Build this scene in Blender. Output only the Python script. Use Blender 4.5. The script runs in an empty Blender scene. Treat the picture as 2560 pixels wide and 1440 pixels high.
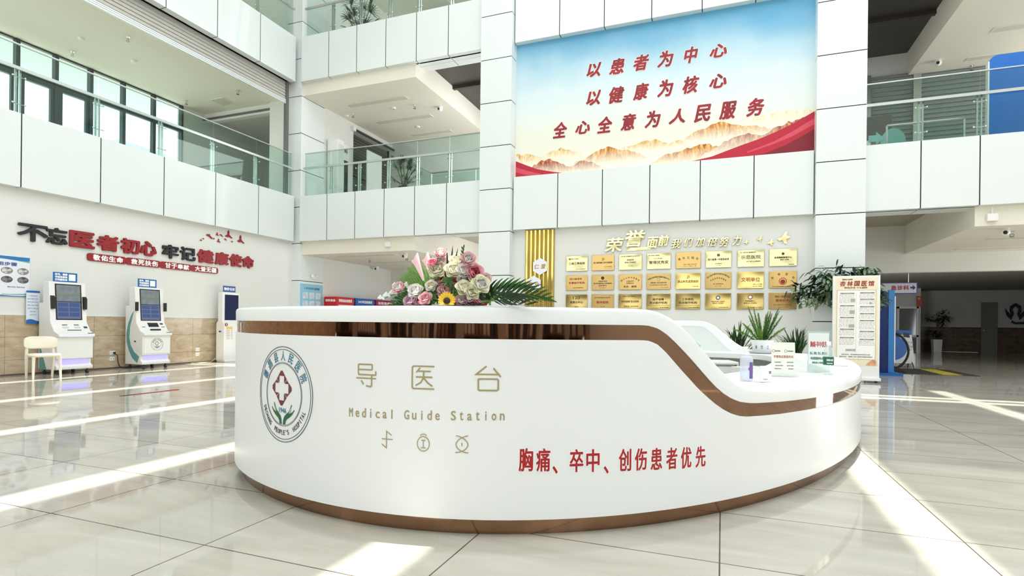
import bpy, bmesh, math, random
from mathutils import Vector, Matrix
SC = bpy.context.scene
COL = SC.collection
# ---------------------------------------------------------------- camera
YAW, ROLL, CAMZ = -0.363423, 0.0113412, 1.1
_r = Vector((math.cos(YAW), -math.sin(YAW), 0)); _f = Vector((math.sin(YAW), math.cos(YAW), 0)); _u = Vector((0, 0, 1))
_R = _r * math.cos(ROLL) + _u * math.sin(ROLL); _U = _u * math.cos(ROLL) - _r * math.sin(ROLL)
cd = bpy.data.cameras.new('camera'); cam = bpy.data.objects.new('camera', cd); COL.objects.link(cam)
cd.sensor_width = 36; cd.lens = 1381.98 * 36 / 2560; cd.shift_y = 90.1 / 2560; cd.clip_end = 300; cd.clip_start = .05
cam.matrix_world = Matrix(((_R.x, _U.x, -_f.x, 0), (_R.y, _U.y, -_f.y, 0), (_R.z, _U.z, -_f.z, CAMZ), (0, 0, 0, 1)))
SC.camera = cam
# ---------------------------------------------------------------- sky, sun, skylight, exposure
SC.view_settings.view_transform = 'Standard'; SC.view_settings.look = 'None'
SC.view_settings.gamma = 1; SC.view_settings.use_curve_mapping = False
SC.view_settings.exposure = -0.19
wd = bpy.data.worlds.new('sky'); SC.world = wd; wd.use_nodes = True
bg = wd.node_tree.nodes['Background']; bg.inputs[0].default_value = (.92, .955, 1, 1); bg.inputs[1].default_value = 3.2
SUN_DIR = Vector((-.02, -.13, -1)).normalized()
sd = bpy.data.lights.new('sun', 'SUN'); sd.energy = 13; sd.color = (1, .95, .84); sd.angle = math.radians(.55)
so = bpy.data.objects.new('sun', sd); COL.objects.link(so); so.location = (0, 8, 40)
so.rotation_euler = SUN_DIR.to_track_quat('-Z', 'Y').to_euler()
ad = bpy.data.lights.new('skylight', 'AREA'); ad.shape = 'RECTANGLE'; ad.size = 22; ad.size_y = 19; ad.energy = 2650; ad.color = (.915, .935, 1)
ao = bpy.data.objects.new('skylight', ad); COL.objects.link(ao); ao.location = (3.4, 4.6, 14.9)
def fill_light(name, loc, d, sx, sy, e, col=(.95, .97, 1)):      # unseen area light added to brighten the dark bays, galleries and corridors
    l = bpy.data.lights.new(name, 'AREA'); l.shape = 'RECTANGLE'; l.size = sx; l.size_y = sy; l.energy = e; l.color = col
    o = bpy.data.objects.new(name, l); COL.objects.link(o); o.location = loc; o.rotation_euler = Vector(d).to_track_quat('-Z', 'Y').to_euler()
fill_light('fill_bay_middle', (-5.6, 16.6, 6.6), (-1, -.05, -.1), 3.4, 3, 220); fill_light('fill_bay_ground', (-5.6, 16.6, 2), (-1, -.1, .1), 3.4, 2.6, 150)
fill_light('fill_wing_middle', (12.3, 16.4, 6.6), (-1, 0, -.1), 3.4, 3, 310); fill_light('fill_wing_ground', (12.3, 16.4, 1.8), (-1, -.1, .15), 3, 2.4, 280)
fill_light('fill_top', (-5.6, 16.6, 11.6), (-1, 0, 0), 3.4, 2.6, 220); fill_light('fill_gallery_top', (-15, 6.5, 11.6), (0, 1, 0), 3, 2.6, 70)
fill_light('fill_gallery', (-14.9, -6.3, 6.6), (-.1, 1, .15), 3.6, 2.8, 250); fill_light('fill_gallery_corridor', (-15, 14.5, 8.17), (0, .3, -1), 2.4, .25, 3)  # both added out of view; the narrow strip lifts the dark gallery corridor
fill_light('fill_corridor', (3.4, 19.6, 2.4), (.45, 1, -.05), 1.4, 1, 110)  # unseen fill added behind the column to brighten the corridor partition
SC.cycles.use_denoising = True
SC.cycles.max_bounces = 9; SC.cycles.transparent_max_bounces = 16; SC.cycles.glossy_bounces = 4; SC.cycles.diffuse_bounces = 6
SC.cycles.caustics_reflective = False; SC.cycles.caustics_refractive = False; SC.cycles.sample_clamp_indirect = 6
# ---------------------------------------------------------------- materials
def lin(c): return tuple(((v / 255) / 12.92 if v / 255 <= .04045 else ((v / 255 + .055) / 1.055) ** 2.4) for v in c)
MATS = {}
def mat(name, rgb, rough=.5, metal=0, spec=.5, coat=0, emit=0, noise=None, bump=None):
    """principled surface; noise=(scale, rgb2, amount) mottles the colour, bump=(scale, strength) waves the surface"""
    if name in MATS: return MATS[name]
    m = bpy.data.materials.new(name); m.use_nodes = True; nt = m.node_tree; b = nt.nodes['Principled BSDF']
    c = lin(rgb) + (1,)
    b.inputs['Base Color'].default_value = c; b.inputs['Roughness'].default_value = rough; b.inputs['Metallic'].default_value = metal
    b.inputs['Specular IOR Level'].default_value = spec; b.inputs['Coat Weight'].default_value = coat; b.inputs['Coat Roughness'].default_value = .03
    if emit: b.inputs['Emission Color'].default_value = c; b.inputs['Emission Strength'].default_value = emit
    tc = nt.nodes.new('ShaderNodeTexCoord')
    if noise:
        n = nt.nodes.new('ShaderNodeTexNoise'); n.inputs['Scale'].default_value = noise[0]; n.inputs['Detail'].default_value = 4
        r = nt.nodes.new('ShaderNodeValToRGB'); r.color_ramp.elements[0].position = .5 - .5 * noise[2]; r.color_ramp.elements[1].position = .5 + .5 * noise[2]
        r.color_ramp.elements[0].color = c; r.color_ramp.elements[1].color = lin(noise[1]) + (1,)
        nt.links.new(tc.outputs['Object'], n.inputs['Vector']); nt.links.new(n.outputs[0], r.inputs[0]); nt.links.new(r.outputs[0], b.inputs['Base Color'])
    if bump:
        n = nt.nodes.new('ShaderNodeTexNoise'); n.inputs['Scale'].default_value = bump[0]; n.inputs['Detail'].default_value = 1
        p = nt.nodes.new('ShaderNodeBump'); p.inputs['Strength'].default_value = bump[1]; p.inputs['Distance'].default_value = .05
        nt.links.new(tc.outputs['Object'], n.inputs['Vector']); nt.links.new(n.outputs[0], p.inputs['Height']); nt.links.new(p.outputs[0], b.inputs['Normal'])
    MATS[name] = m; return m
def glass(name, rgb, refl=.08, milk=0.0, milk_rgb=(235, 245, 240)):
    if name in MATS: return MATS[name]
    m = bpy.data.materials.new(name); m.use_nodes = True; nt = m.node_tree; nt.nodes.remove(nt.nodes['Principled BSDF'])
    out = nt.nodes['Material Output']; t = nt.nodes.new('ShaderNodeBsdfTransparent'); t.inputs[0].default_value = lin(rgb) + (1,)
    g = nt.nodes.new('ShaderNodeBsdfGlossy'); g.inputs['Roughness'].default_value = .02; g.inputs[0].default_value = (.9, 1, .95, 1)
    lw = nt.nodes.new('ShaderNodeLayerWeight'); pw = nt.nodes.new('ShaderNodeMath'); pw.operation = 'POWER'; pw.inputs[1].default_value = 4.5; nt.links.new(lw.outputs['Facing'], pw.inputs[0])
    fr = nt.nodes.new('ShaderNodeMath'); fr.operation = 'MULTIPLY_ADD'; fr.inputs[1].default_value = .5; fr.inputs[2].default_value = .025; nt.links.new(pw.outputs[0], fr.inputs[0])
    mx = nt.nodes.new('ShaderNodeMixShader'); nt.links.new(fr.outputs[0], mx.inputs[0]); nt.links.new(t.outputs[0], mx.inputs[1]); nt.links.new(g.outputs[0], mx.inputs[2])
    if milk:
        d = nt.nodes.new('ShaderNodeBsdfDiffuse'); d.inputs[0].default_value = lin(milk_rgb) + (1,)
        m2 = nt.nodes.new('ShaderNodeMixShader'); m2.inputs[0].default_value = milk
        nt.links.new(mx.outputs[0], m2.inputs[1]); nt.links.new(d.outputs[0], m2.inputs[2]); mx = m2
    nt.links.new(mx.outputs[0], out.inputs[0]); MATS[name] = m; return m
def tiles(name, c1, c2, vein, mortar, w, h, off, loc, rough, msize=.004, stretch=(.5, 2.2, 2.2), axes='XY', coat=0, vscale=1.6, spec=.5):
    m = bpy.data.materials.new(name); m.use_nodes = True; nt = m.node_tree; b = nt.nodes['Principled BSDF']; L = nt.links.new; N = nt.nodes.new
    tc = N('ShaderNodeTexCoord'); sx = N('ShaderNodeSeparateXYZ'); cx = N('ShaderNodeCombineXYZ'); L(tc.outputs['Object'], sx.inputs[0])
    L(sx.outputs['XYZ'.index(axes[0])], cx.inputs[0]); L(sx.outputs['XYZ'.index(axes[1])], cx.inputs[1])
    mp = N('ShaderNodeMapping'); mp.inputs['Location'].default_value = (loc[0], loc[1], 0); L(cx.outputs[0], mp.inputs[0])
    br = N('ShaderNodeTexBrick'); br.offset = off; br.squash = 1; br.inputs['Scale'].default_value = 1; br.inputs['Brick Width'].default_value = w; br.inputs['Row Height'].default_value = h
    br.inputs['Mortar Size'].default_value = msize; br.inputs['Mortar Smooth'].default_value = 0; br.inputs['Color1'].default_value = (1, 1, 1, 1); br.inputs['Color2'].default_value = (.93, .93, .93, 1)
    br.inputs['Mortar'].default_value = lin(mortar) + (1,); L(mp.outputs[0], br.inputs[0])
    m2 = N('ShaderNodeMapping'); m2.inputs['Scale'].default_value = stretch; m2.inputs['Rotation'].default_value = (0, 0, .12); L(cx.outputs[0], m2.inputs[0])
    n1 = N('ShaderNodeTexNoise'); n1.inputs['Scale'].default_value = vscale; n1.inputs['Detail'].default_value = 8; n1.inputs['Roughness'].default_value = .62; n1.inputs['Distortion'].default_value = .6; L(m2.outputs[0], n1.inputs[0])
    r = N('ShaderNodeValToRGB'); e = r.color_ramp.elements; e[0].position = .34; e[0].color = lin(c2) + (1,); e[1].position = .6; e[1].color = lin(c1) + (1,)
    v = e.new(.72); v.color = lin(vein) + (1,); L(n1.outputs[0], r.inputs[0])
    mx = N('ShaderNodeMix'); mx.data_type = 'RGBA'; mx.blend_type = 'MULTIPLY'; mx.inputs[0].default_value = 1
    L(r.outputs[0], mx.inputs[6]); L(br.outputs[0], mx.inputs[7])
    L(mx.outputs[2], b.inputs['Base Color']); b.inputs['Roughness'].default_value = rough; b.inputs['Coat Weight'].default_value = coat; b.inputs['Coat Roughness'].default_value = .02
    b.inputs['Specular IOR Level'].default_value = spec
    MATS[name] = m; return m
M_FLOOR = tiles('polished_beige_tile', (193, 189, 178), (178, 174, 162), (202, 199, 190), (110, 102, 88), 1.18, .75, 0, (0, .25), .035, msize=.0035, coat=0, spec=.15)
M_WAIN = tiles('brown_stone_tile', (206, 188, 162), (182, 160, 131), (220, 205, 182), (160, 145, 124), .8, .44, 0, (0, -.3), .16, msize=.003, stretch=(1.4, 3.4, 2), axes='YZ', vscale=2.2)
M_WAINX = tiles('brown_stone_tile_shaded', (104, 86, 66), (80, 64, 50), (116, 98, 78), (60, 52, 44), .8, .4, 0, (0, -.34), .2, msize=.003, stretch=(1.4, 3.4, 2), axes='XZ', vscale=2.2)  # corridor wainscot lies in shadow; that shade is put into its darker colours
WHITE = mat('white_panel', (229, 235, 234), .3)
GROOVE = mat('dark_joint', (34, 34, 38), .8)
WALLP = mat('cream_wall_paint', (228, 229, 224), .6)
CEILP = mat('ceiling_paint', (236, 231, 217), .75)
CEILD = mat('dark_ceiling_board', (66, 58, 52), .35, noise=(.7, (44, 38, 33), .7))
CEILG = mat('grey_ceiling_board', (170, 162, 146), .5)
STEEL = mat('brushed_steel', (205, 210, 208), .25, .9)
BLACK = mat('black_paint', (22, 22, 25), .4)
DGREY = mat('dark_frame', (62, 66, 72), .4)
SLAT = mat('shutter_slat', (205, 206, 200), .4, .1)
SLATD = mat('grey_shutter', (150, 156, 156), .5)
PLW = mat('white_plastic', (240, 240, 238), .35)
GOLD = mat('gold_metal', (214, 188, 112), .2, 1, bump=(1.6, .35))
GLS = glass('rail_glass', (233, 242, 238))
# ---------------------------------------------------------------- builders
class G:
    """collects shapes into one mesh"""
    def __init__(s): s.bm = bmesh.new()
    def v(s, *p): return s.bm.verts.new(p if len(p) == 3 else p[0])
    def face(s, pts, mi=0, smooth=False):
        f = s.bm.faces.new([s.bm.verts.new(p) for p in pts]); f.material_index = mi; f.smooth = smooth; return f
    def box(s, x0, y0, z0, x1, y1, z1, mi=0):
        vs = [s.bm.verts.new(p) for p in ((x0,y0,z0),(x1,y0,z0),(x1,y1,z0),(x0,y1,z0),(x0,y0,z1),(x1,y0,z1),(x1,y1,z1),(x0,y1,z1))]
        for q in ((3,2,1,0),(4,5,6,7),(0,1,5,4),(1,2,6,5),(2,3,7,6),(3,0,4,7)):
            f = s.bm.faces.new([vs[i] for i in q]); f.material_index = mi
        return s
    def hexa(s, a, b, mi=0):
        """solid between two quads a and b"""
        vs = [s.bm.verts.new(p) for p in list(a) + list(b)]; n = len(a)
        s.bm.faces.new(vs[:n][::-1]).material_index = mi; s.bm.faces.new(vs[n:]).material_index = mi
        for i in range(n):
            j = (i + 1) % n; s.bm.faces.new((vs[i], vs[j], vs[n + j], vs[n + i])).material_index = mi
        return s
    def prism(s, poly, z0, z1, mi=0, fn=lambda x, y, z: (x, y, z)):
        return s.hexa([fn(x, y, z0) for x, y in poly], [fn(x, y, z1) for x, y in poly], mi)
    def tube(s, pts, r, n=8, mi=0, cap=True):
        pts = [Vector(p) for p in pts]; rs = r if isinstance(r, (list, tuple)) else [r] * len(pts); rings = []
        t0 = (pts[1] - pts[0]).normalized(); ref = Vector((0, 0, 1)) if abs(t0.z) < .9 else Vector((1, 0, 0)); a = t0.cross(ref).normalized()
        for i, p in enumerate(pts):
            t = ((pts[min(i + 1, len(pts) - 1)] - pts[max(i - 1, 0)])).normalized(); a = (a - t * a.dot(t)).normalized(); b = t.cross(a)
            rings.append([s.bm.verts.new(p + (a * math.cos(2 * math.pi * k / n) + b * math.sin(2 * math.pi * k / n)) * rs[i]) for k in range(n)])
        for i in range(len(rings) - 1):
            for k in range(n):
                f = s.bm.faces.new((rings[i][k], rings[i][(k+1) % n], rings[i+1][(k+1) % n], rings[i+1][k])); f.material_index = mi; f.smooth = True
        if cap:
            s.bm.faces.new(rings[0][::-1]).material_index = mi; s.bm.faces.new(rings[-1]).material_index = mi
        return s
    def cyl(s, a, b, r, n=12, mi=0): return s.tube([a, b], r, n, mi)
    def lathe(s, prof, c=(0, 0, 0), n=20, mi=0, wob=None, axis=None):
        rings = []; M = axis or Matrix.Identity(3)
        for r, z in prof:
            ring = []
            for k in range(n):
                a = 2 * math.pi * k / n; rr = r * (1 + (wob(a, z) if wob else 0)); p = M @ Vector((rr * math.cos(a), rr * math.sin(a), z)); ring.append(s.bm.verts.new((p.x + c[0], p.y + c[1], p.z + c[2])))
            rings.append(ring)
        for i in range(len(rings) - 1):
            for k in range(n):
                f = s.bm.faces.new((rings[i][k], rings[i][(k+1) % n], rings[i+1][(k+1) % n], rings[i+1][k])); f.material_index = mi; f.smooth = True
        for ring, fl in ((rings[0], 1), (rings[-1], 0)):
            f = s.bm.faces.new(ring[::-1] if fl else ring); f.material_index = mi
        return s
    def ball(s, c, r, mi=0, u=12, w=8):
        r = r if isinstance(r, (tuple, list)) else (r, r, r); prof = []
        n0 = len(s.bm.verts); res = bmesh.ops.create_uvsphere(s.bm, u_segments=u, v_segments=w, radius=1)
        for q in res['verts']: q.co = Vector((q.co.x * r[0] + c[0], q.co.y * r[1] + c[1], q.co.z * r[2] + c[2]))
        for f in {f for q in res['verts'] for f in q.link_faces}: f.material_index = mi; f.smooth = True
        return s
    def ring(s, cx, cy, r0, r1, z0, z1, n=48, mi=0, fn=lambda x, y, z: (x, y, z), a0=0, a1=2 * math.pi):
        full = abs(a1 - a0 - 2 * math.pi) < 1e-6
        P = []
        for k in range(n + (0 if full else 1)):
            a = a0 + (a1 - a0) * k / n
            P.append([s.bm.verts.new(fn(cx + r * math.cos(a), cy + r * math.sin(a), z)) for r, z in ((r0, z1), (r1, z1), (r1, z0), (r0, z0))])
        m = len(P)
        for k in range(m if full else m - 1):
            A, B = P[k], P[(k + 1) % m]
            for i in range(4):
                f = s.bm.faces.new((A[i], B[i], B[(i+1) % 4], A[(i+1) % 4])); f.material_index = mi
        return s
    def text(s, t, cx, cy, w=None, h=None, z=0, d=.004, bold=0, mi=0, shear=0, fn=None):
        """lettering centred at cx, cy in the local x/y plane, fitted to w and/or h"""
        vs, fs = glyphs(t, shear)
        x0 = min(p[0] for p in vs); x1 = max(p[0] for p in vs); y0 = min(p[1] for p in vs); y1 = max(p[1] for p in vs)
        sx = w / (x1 - x0) if w else None; sy = h / (y1 - y0) if h else None
        sx = sx or sy; sy = sy or sx
        offs = [(0, 0)] if not bold else [(0, 0)] + [(bold * math.cos(k * math.pi / 3), bold * math.sin(k * math.pi / 3)) for k in range(6)]
        for i, (ox, oy) in enumerate(offs):
            lo = z; hi = z + d - .00015 * i
            nv = []
            for lay in (lo, hi):
                nv.append([s.bm.verts.new((lambda q: fn(*q) if fn else q)(((p[0] - (x0 + x1) / 2) * sx + cx + ox, (p[1] - (y0 + y1) / 2) * sy + cy + oy, lay))) for p in vs])
            ec = {}
            for f in fs:
                for a, b in zip(f, f[1:] + f[:1]): ec[(a, b)] = ec.get((a, b), 0) + 1
                try: s.bm.faces.new([nv[1][a] for a in f]).material_index = mi
                except ValueError: pass
            for a, b in list(ec):
                if (b, a) not in ec:
                    try: s.bm.faces.new((nv[0][a], nv[0][b], nv[1][b], nv[1][a])).material_index = mi
                    except ValueError: pass
        return s
    def obj(s, name, mats, parent=None, smooth=None, bevel=0, tagkw=None):
        mats = mats if isinstance(mats, (list, tuple)) else [mats]
        me = bpy.data.meshes.new(name); s.bm.normal_update(); s.bm.to_mesh(me); s.bm.free()
        for m in mats: me.materials.append(m)
        if smooth is not None:
            for p in me.polygons: p.use_smooth = smooth
        if smooth is not False: me.set_sharp_from_angle(angle=math.radians(38))
        o = bpy.data.objects.new(name, me); COL.objects.link(o)
        if parent: o.parent = parent
        if bevel:
            b = o.modifiers.new('bevel', 'BEVEL'); b.width = bevel; b.segments = 2; b.limit_method = 'ANGLE'; b.angle_limit = math.radians(50)
        return o
_gc = {}
def glyphs(t, shear=0):
    k = (t, shear)
    if k not in _gc:
        c = bpy.data.curves.new('lettering', 'FONT'); c.body = t; c.shear = shear; c.resolution_u = 3; c.fill_mode = 'FRONT'
        o = bpy.data.objects.new('lettering', c); me = o.to_mesh()
        bm = bmesh.new(); bm.from_mesh(me); bmesh.ops.remove_doubles(bm, verts=bm.verts, dist=1e-5)
        for f in bm.faces:
            if f.normal.z < 0: f.normal_flip()
        bm.verts.index_update()
        _gc[k] = ([(q.co.x, q.co.y) for q in bm.verts], [[q.index for q in f.verts] for f in bm.faces]); bm.free()
        o.to_mesh_clear(); bpy.data.objects.remove(o); bpy.data.curves.remove(c)
    return _gc[k]
def tag(o, label=None, cat=None, group=None, kind=None):
    if label: o['label'] = label
    if cat: o['category'] = cat
    if group: o['group'] = group
    if kind: o['kind'] = kind
    return o
def thing(name, label, cat, loc=(0, 0, 0), rz=0, group=None, M=None):
    o = bpy.data.objects.new(name, None); COL.objects.link(o); o.empty_display_size = .1
    if M: o.matrix_world = M
    else: o.location = loc; o.rotation_euler = (0, 0, rz)
    return tag(o, label, cat, group)
def face_left(x, y, z):   # on a wall that faces +X: local x = +Y, y = up, z = out of the wall
    return Matrix(((0, 0, 1, x), (1, 0, 0, y), (0, 1, 0, z), (0, 0, 0, 1)))
def face_back(x, y, z):   # on a wall that faces -Y: local x = +X, y = up, z = out of the wall
    return Matrix(((1, 0, 0, x), (0, 0, -1, y), (0, 1, 0, z), (0, 0, 0, 1)))
def struct(g, name, mats, bevel=0): return tag(g.obj(name, mats, bevel=bevel), kind='structure')
def copy_tree(o, parent=None):
    c = o.copy(); COL.objects.link(c); c.parent = parent
    for ch in list(o.children): copy_tree(ch, c)
    return c
RND = random.Random(7)
# ================================================================ THE SETTING
XW, XF, YF, YW = -12.77, -12.59, 13.82, 13.99      # left wall, left fascia, back fascia, back wall
ZL = ((3.618, 5.03), (8.625, 10.02), (13.6, 15.0))
g = G(); g.box(-17.2, -7.2, -.2, 13.6, 32.6, 0); struct(g, 'floor', M_FLOOR)
def fascia(name, kind, a, b, joints, z0, z1):
    g = G(); js = [a] + joints + [b]; e = .011
    for i in range(len(js) - 1):
        p, q = js[i] + (e if i else 0), js[i+1] - (e if i < len(js) - 2 else 0)
        if kind == 'Y': g.box(p, YF, z0, q, YW + .04, z1)
        else: g.box(XF - .2, p, z0, XF, q, z1)
    for j in joints:
        if kind == 'Y': g.box(j - e, YF + .006, z0 + .003, j + e, YW + .03, z1 - .003, 1)
        else: g.box(XF - .19, j - e, z0 + .003, XF - .006, j + e, z1 - .003, 1)
    return struct(g, name, [WHITE, GROOVE])
JL = [round(.753 + 1.4485 * k - 5.794, 3) for k in range(13)]; JL = [j for j in JL if -7 < j < 13.2]
for n, (z0, z1) in zip(('lower', 'upper', 'top'), ZL):
    fascia('wall_left_fascia_' + n, 'X', -7, 13.76, JL, z0, z1)
    fascia('wall_back_fascia_' + n, 'Y', -12.42, -6.19, [-11.373, -10.346, -9.32, -8.293, -7.267], z0, z1)
    fascia('wall_mural_fascia_' + n, 'Y', -5.255, 1.86, [-4.03, -2.862, -1.694, -.525, .644], z0, z1)
    fascia('wall_right_fascia_' + n, 'Y', 2.83, 12.5, [3.845 + k for k in range(9)], z0, z1)
CZ = [0, 1.23, 2.395, 3.565, 4.71, 5.87, 7.04, 8.21, 9.39, 10.56, 11.73, 12.9, 14.07, 15]
def column(name, x0, y0, x1, y1):
    g = G(); e = .01
    for a, b in zip(CZ[:-1], CZ[1:]): g.box(x0, y0, a + e, x1, y1, b - e)
    g.box(x0 + .008, y0 + .008, 0, x1 - .008, y1 - .008, 15, 1)
    return struct(g, name, [WHITE, GROOVE])
column('wall_column_middle', -6.19, 13.67, -5.29, 14.2)
column('wall_column_right', 1.885, 13.67, 2.83, 14.2)
column('wall_column_corner', -13.03, 13.88, -12.45, 14.97)
g = G(); g.box(-13.1, -7, 0, XW, 13.95, 3.8); struct(g, 'wall_left', WALLP)
g = G(); g.box(XW, -7, .004, XW + .014, 13.9, 1.165); struct(g, 'wall_left_wainscot', M_WAIN)
g = G(); g.box(XW, -7, 1.165, XW + .018, 13.9, 1.185); struct(g, 'trim_1', WHITE)
g = G(); g.box(XW + .014, -7, 0, XW + .024, 13.9, .03); struct(g, 'baseboard_left', mat('dark_skirting', (92, 80, 68), .4))
g = G(); g.box(-5.29, YW, 0, 1.885, YW + .25, 15); struct(g, 'wall_back', WALLP)
# bays behind the balcony line ---------------------------------------------------
g = G()
for z in (0, 4.95, 9.95): g.box(-12.75, 14.97, z, -12.45, 16.5 if z == 4.95 else 19, z + 4.95 - .3)
g.box(-12.75, 16.5, 8.0, -12.45, 19, 9.6); struct(g, 'wall_bay_side', WALLP)
g = G(); g.box(-12.9, 19, 0, -5.4, 19.2, 15); struct(g, 'wall_bay_back', WALLP)
g = G(); g.box(-5.5, 14.2, 0, -5.3, 19, 15); struct(g, 'wall_bay_end', WALLP)
g = G(); g.box(2.6, 14.2, 0, 2.83, 18.6, 15); struct(g, 'wall_wing_side', WALLP)
g = G(); g.box(2.6, 18.6, 2.69, 12.6, 18.85, 15); struct(g, 'wall_wing_back', WALLP)
for i, (zb, zd) in enumerate(((3.21, 4.02), (8.24, 8.92), (13.2, 13.9))):
    zf = ZL[i][0]
    g = G(); g.box(-12.45, 13.97, zb, -8.39, 19, zf + .5); g.box(4.82, 13.97, zb, 12.5, 18.6, zf + .5)
    struct(g, 'ceiling_drop_%d' % (i + 1), CEILP)
    g = G(); g.box(-8.39, 13.97, zf, -6.1, 14.2, zd + .1); g.box(-8.39, 14.215, zf, -6.1, 14.52, zd + .1)
    g.box(2.83, 13.97, zf, 4.82, 14.2, zd + .1); g.box(2.83, 14.215, zf, 4.82, 14.52, zd + .1)
    for x in (-7.267, 3.845): g.box(x - .006, 14.0, zf - .001, x + .006, 14.5, zf + .01, 1)
    struct(g, 'ceiling_edge_%d' % (i + 1), [WHITE, GROOVE])
    g = G()
    for x0, x1, yb in ((-8.39, -5.5, 19), (2.83, 4.82, 18.6)):
        g.box(x0, 14.5, zd, x1, yb, zd + .08)
        if i == 1: g.box(x0, 16.3, zd - .1, x1, 16.42, zd, 1); g.box(x0, 14.52, zd - .05, x1, 14.6, zd, 1)
        else: g.box(x0, 15.9, zd - .06, x1, 15.96, zd, 1)
    struct(g, 'ceiling_board_%d' % (i + 1), [CEILD if i else CEILG, mat('ceiling_rail', (60, 54, 48), .5)])
    g = G(); zt = ZL[i][1] - .08
    g.box(-12.45, 14.0, zt - .3, -5.4, 19, zt); g.box(2.83, 14.0, zt - .3, 12.5, 18.6, zt); g.box(-17.2, -7, zt - .2, XF - .2, 14.0, zt); g.box(-17.2, 14.0, zt - .2, -12.6, 19.2, zt)
    struct(g, 'floor_slab_%d' % (i + 1), mat('slab_tile', (205, 200, 190), .3))
# left gallery -------------------------------------------------------------------
g = G(); g.box(-17.2, -7, 8.24, -12.93, 14.15, 8.62); g.box(-17.2, -7, 13.2, -12.8, 14.15, 13.6); struct(g, 'ceiling_gallery', CEILP)
g = G(); g.box(-13.85, 14.0, 4.95, -13.03, 14.3, 8.62); g.box(-17.2, 13.35, 4.95, -16.88, 19, 8.62); g.box(-17, 14.1, 7.95, -13.85, 14.3, 8.3)
g.box(-17.2, 19, 0, -12.6, 19.2, 15); g.box(-13.0, 14.9, 4.95, -12.75, 19, 8.6); g.box(-17, 14.3, 8.2, -12.7, 19, 8.5)
g.box(-17.3, -7, -.2, -16.88, 19, 4.95); g.box(-17.3, -7, 8.35, -16.88, 19, 15); g.box(-17.2, 13.9, 9.95, -12.95, 14.1, 15); struct(g, 'wall_gallery', WALLP)
g = G(); g.box(-16.88, 14.05, 8.02, -13.85, 14.1, 8.08); g.box(-12.93, 13.64, 4.95, -12.84, 13.76, 8.62)
struct(g, 'trim_2', mat('aluminium_rail', (120, 118, 116), .35, .6))
# rolled shutter along the opening of the left gallery
sh = thing('rolling_shutter', 'grey slatted metal rolling shutter half lowered under the upper left balcony', 'shutter', (-12.88, 3, 7.93), 0)
g = G()
for k in range(6): z = .14 + k * .094; g.hexa([(-.012, -9.9, z), (.02, -9.9, z + .01), (.02, 10.65, z + .01), (-.012, 10.65, z)], [(-.02, -9.9, z + .088), (0, -9.9, z + .088), (0, 10.65, z + .088), (-.02, 10.65, z + .088)])
g.obj('slat_curtain', mat('shutter_dark', (196, 193, 186), .4, .15), sh)
g = G()
for k in range(3): g.box(-.02, -9.9, k * .045 + .004, .03, 10.65, k * .045 + .04)
g.obj('bottom_bar', mat('shutter_pale', (226, 230, 230), .35, .2), sh)
# gallery windows
ys = [13.24, 12.3, 11.35, 10.43, 9.55, 8.67, 7.75, 6.8, 5.85, 4.9, 3.9]
WG = glass('window_glass', (236, 248, 244))
for i in range(len(ys) - 1):
    b, a = ys[i], ys[i+1]; g = G(); x0, x1 = -17.0, -16.86
    g.box(x0, a - .035, 4.95, x1, a + .055, 8.3)
    if i == 0: g.box(x0, b, 4.95, x1, b + .06, 8.3)
    tz = 7.28 if i > 2 else 7.36
    g.box(x0 + .02, a, tz, x1 - .02, b, tz + (.2 if i > 2 else .1)); g.box(x0 + .02, a, 8.2, x1 - .02, b, 8.3)
    if i > 2:
        g.box(x0 + .03, a + .05, 4.95, x1 - .03, a + .17, tz); g.box(x0 + .03, b - .12, 4.95, x1 - .03, b - .03, tz)
    o = struct(g, 'window_%d' % (i + 1), DGREY)
    g = G(); g.box(-16.94, a, 4.95, -16.93, b, 8.25); g.obj('pane', WG, o)
g = G(); g.box(-21, -5, 8.7, -17.3, 14, 8.85); struct(g, 'trim_eave', mat('eave_paint', (240, 246, 243), .6))
bl = thing('building', 'pale grey building with blue-green windows outside the gallery glass', 'building', (-36, 25.5, 1.0))
g = G(); g.box(-5, -3.5, -1.3, 3, 6, 10.2); g.box(-5, -3.8, 10.2, 3.3, 6.3, 10.5); g.obj('outer_wall', mat('outside_wall', (206, 212, 214), .7), bl)
for yy in (-1.8, 1.2, 4.0):
    g = G(); g.box(3, yy - .9, 7.6, 3.06, yy + .9, 9.4); g.obj('window', mat('outside_window', (120, 140, 148), .15), bl)
g = G(); g.box(-60, -30, -.5, -17.3, 40, -.3); struct(g, 'floor_outside', mat('outside_paving', (190, 190, 184), .8))
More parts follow.
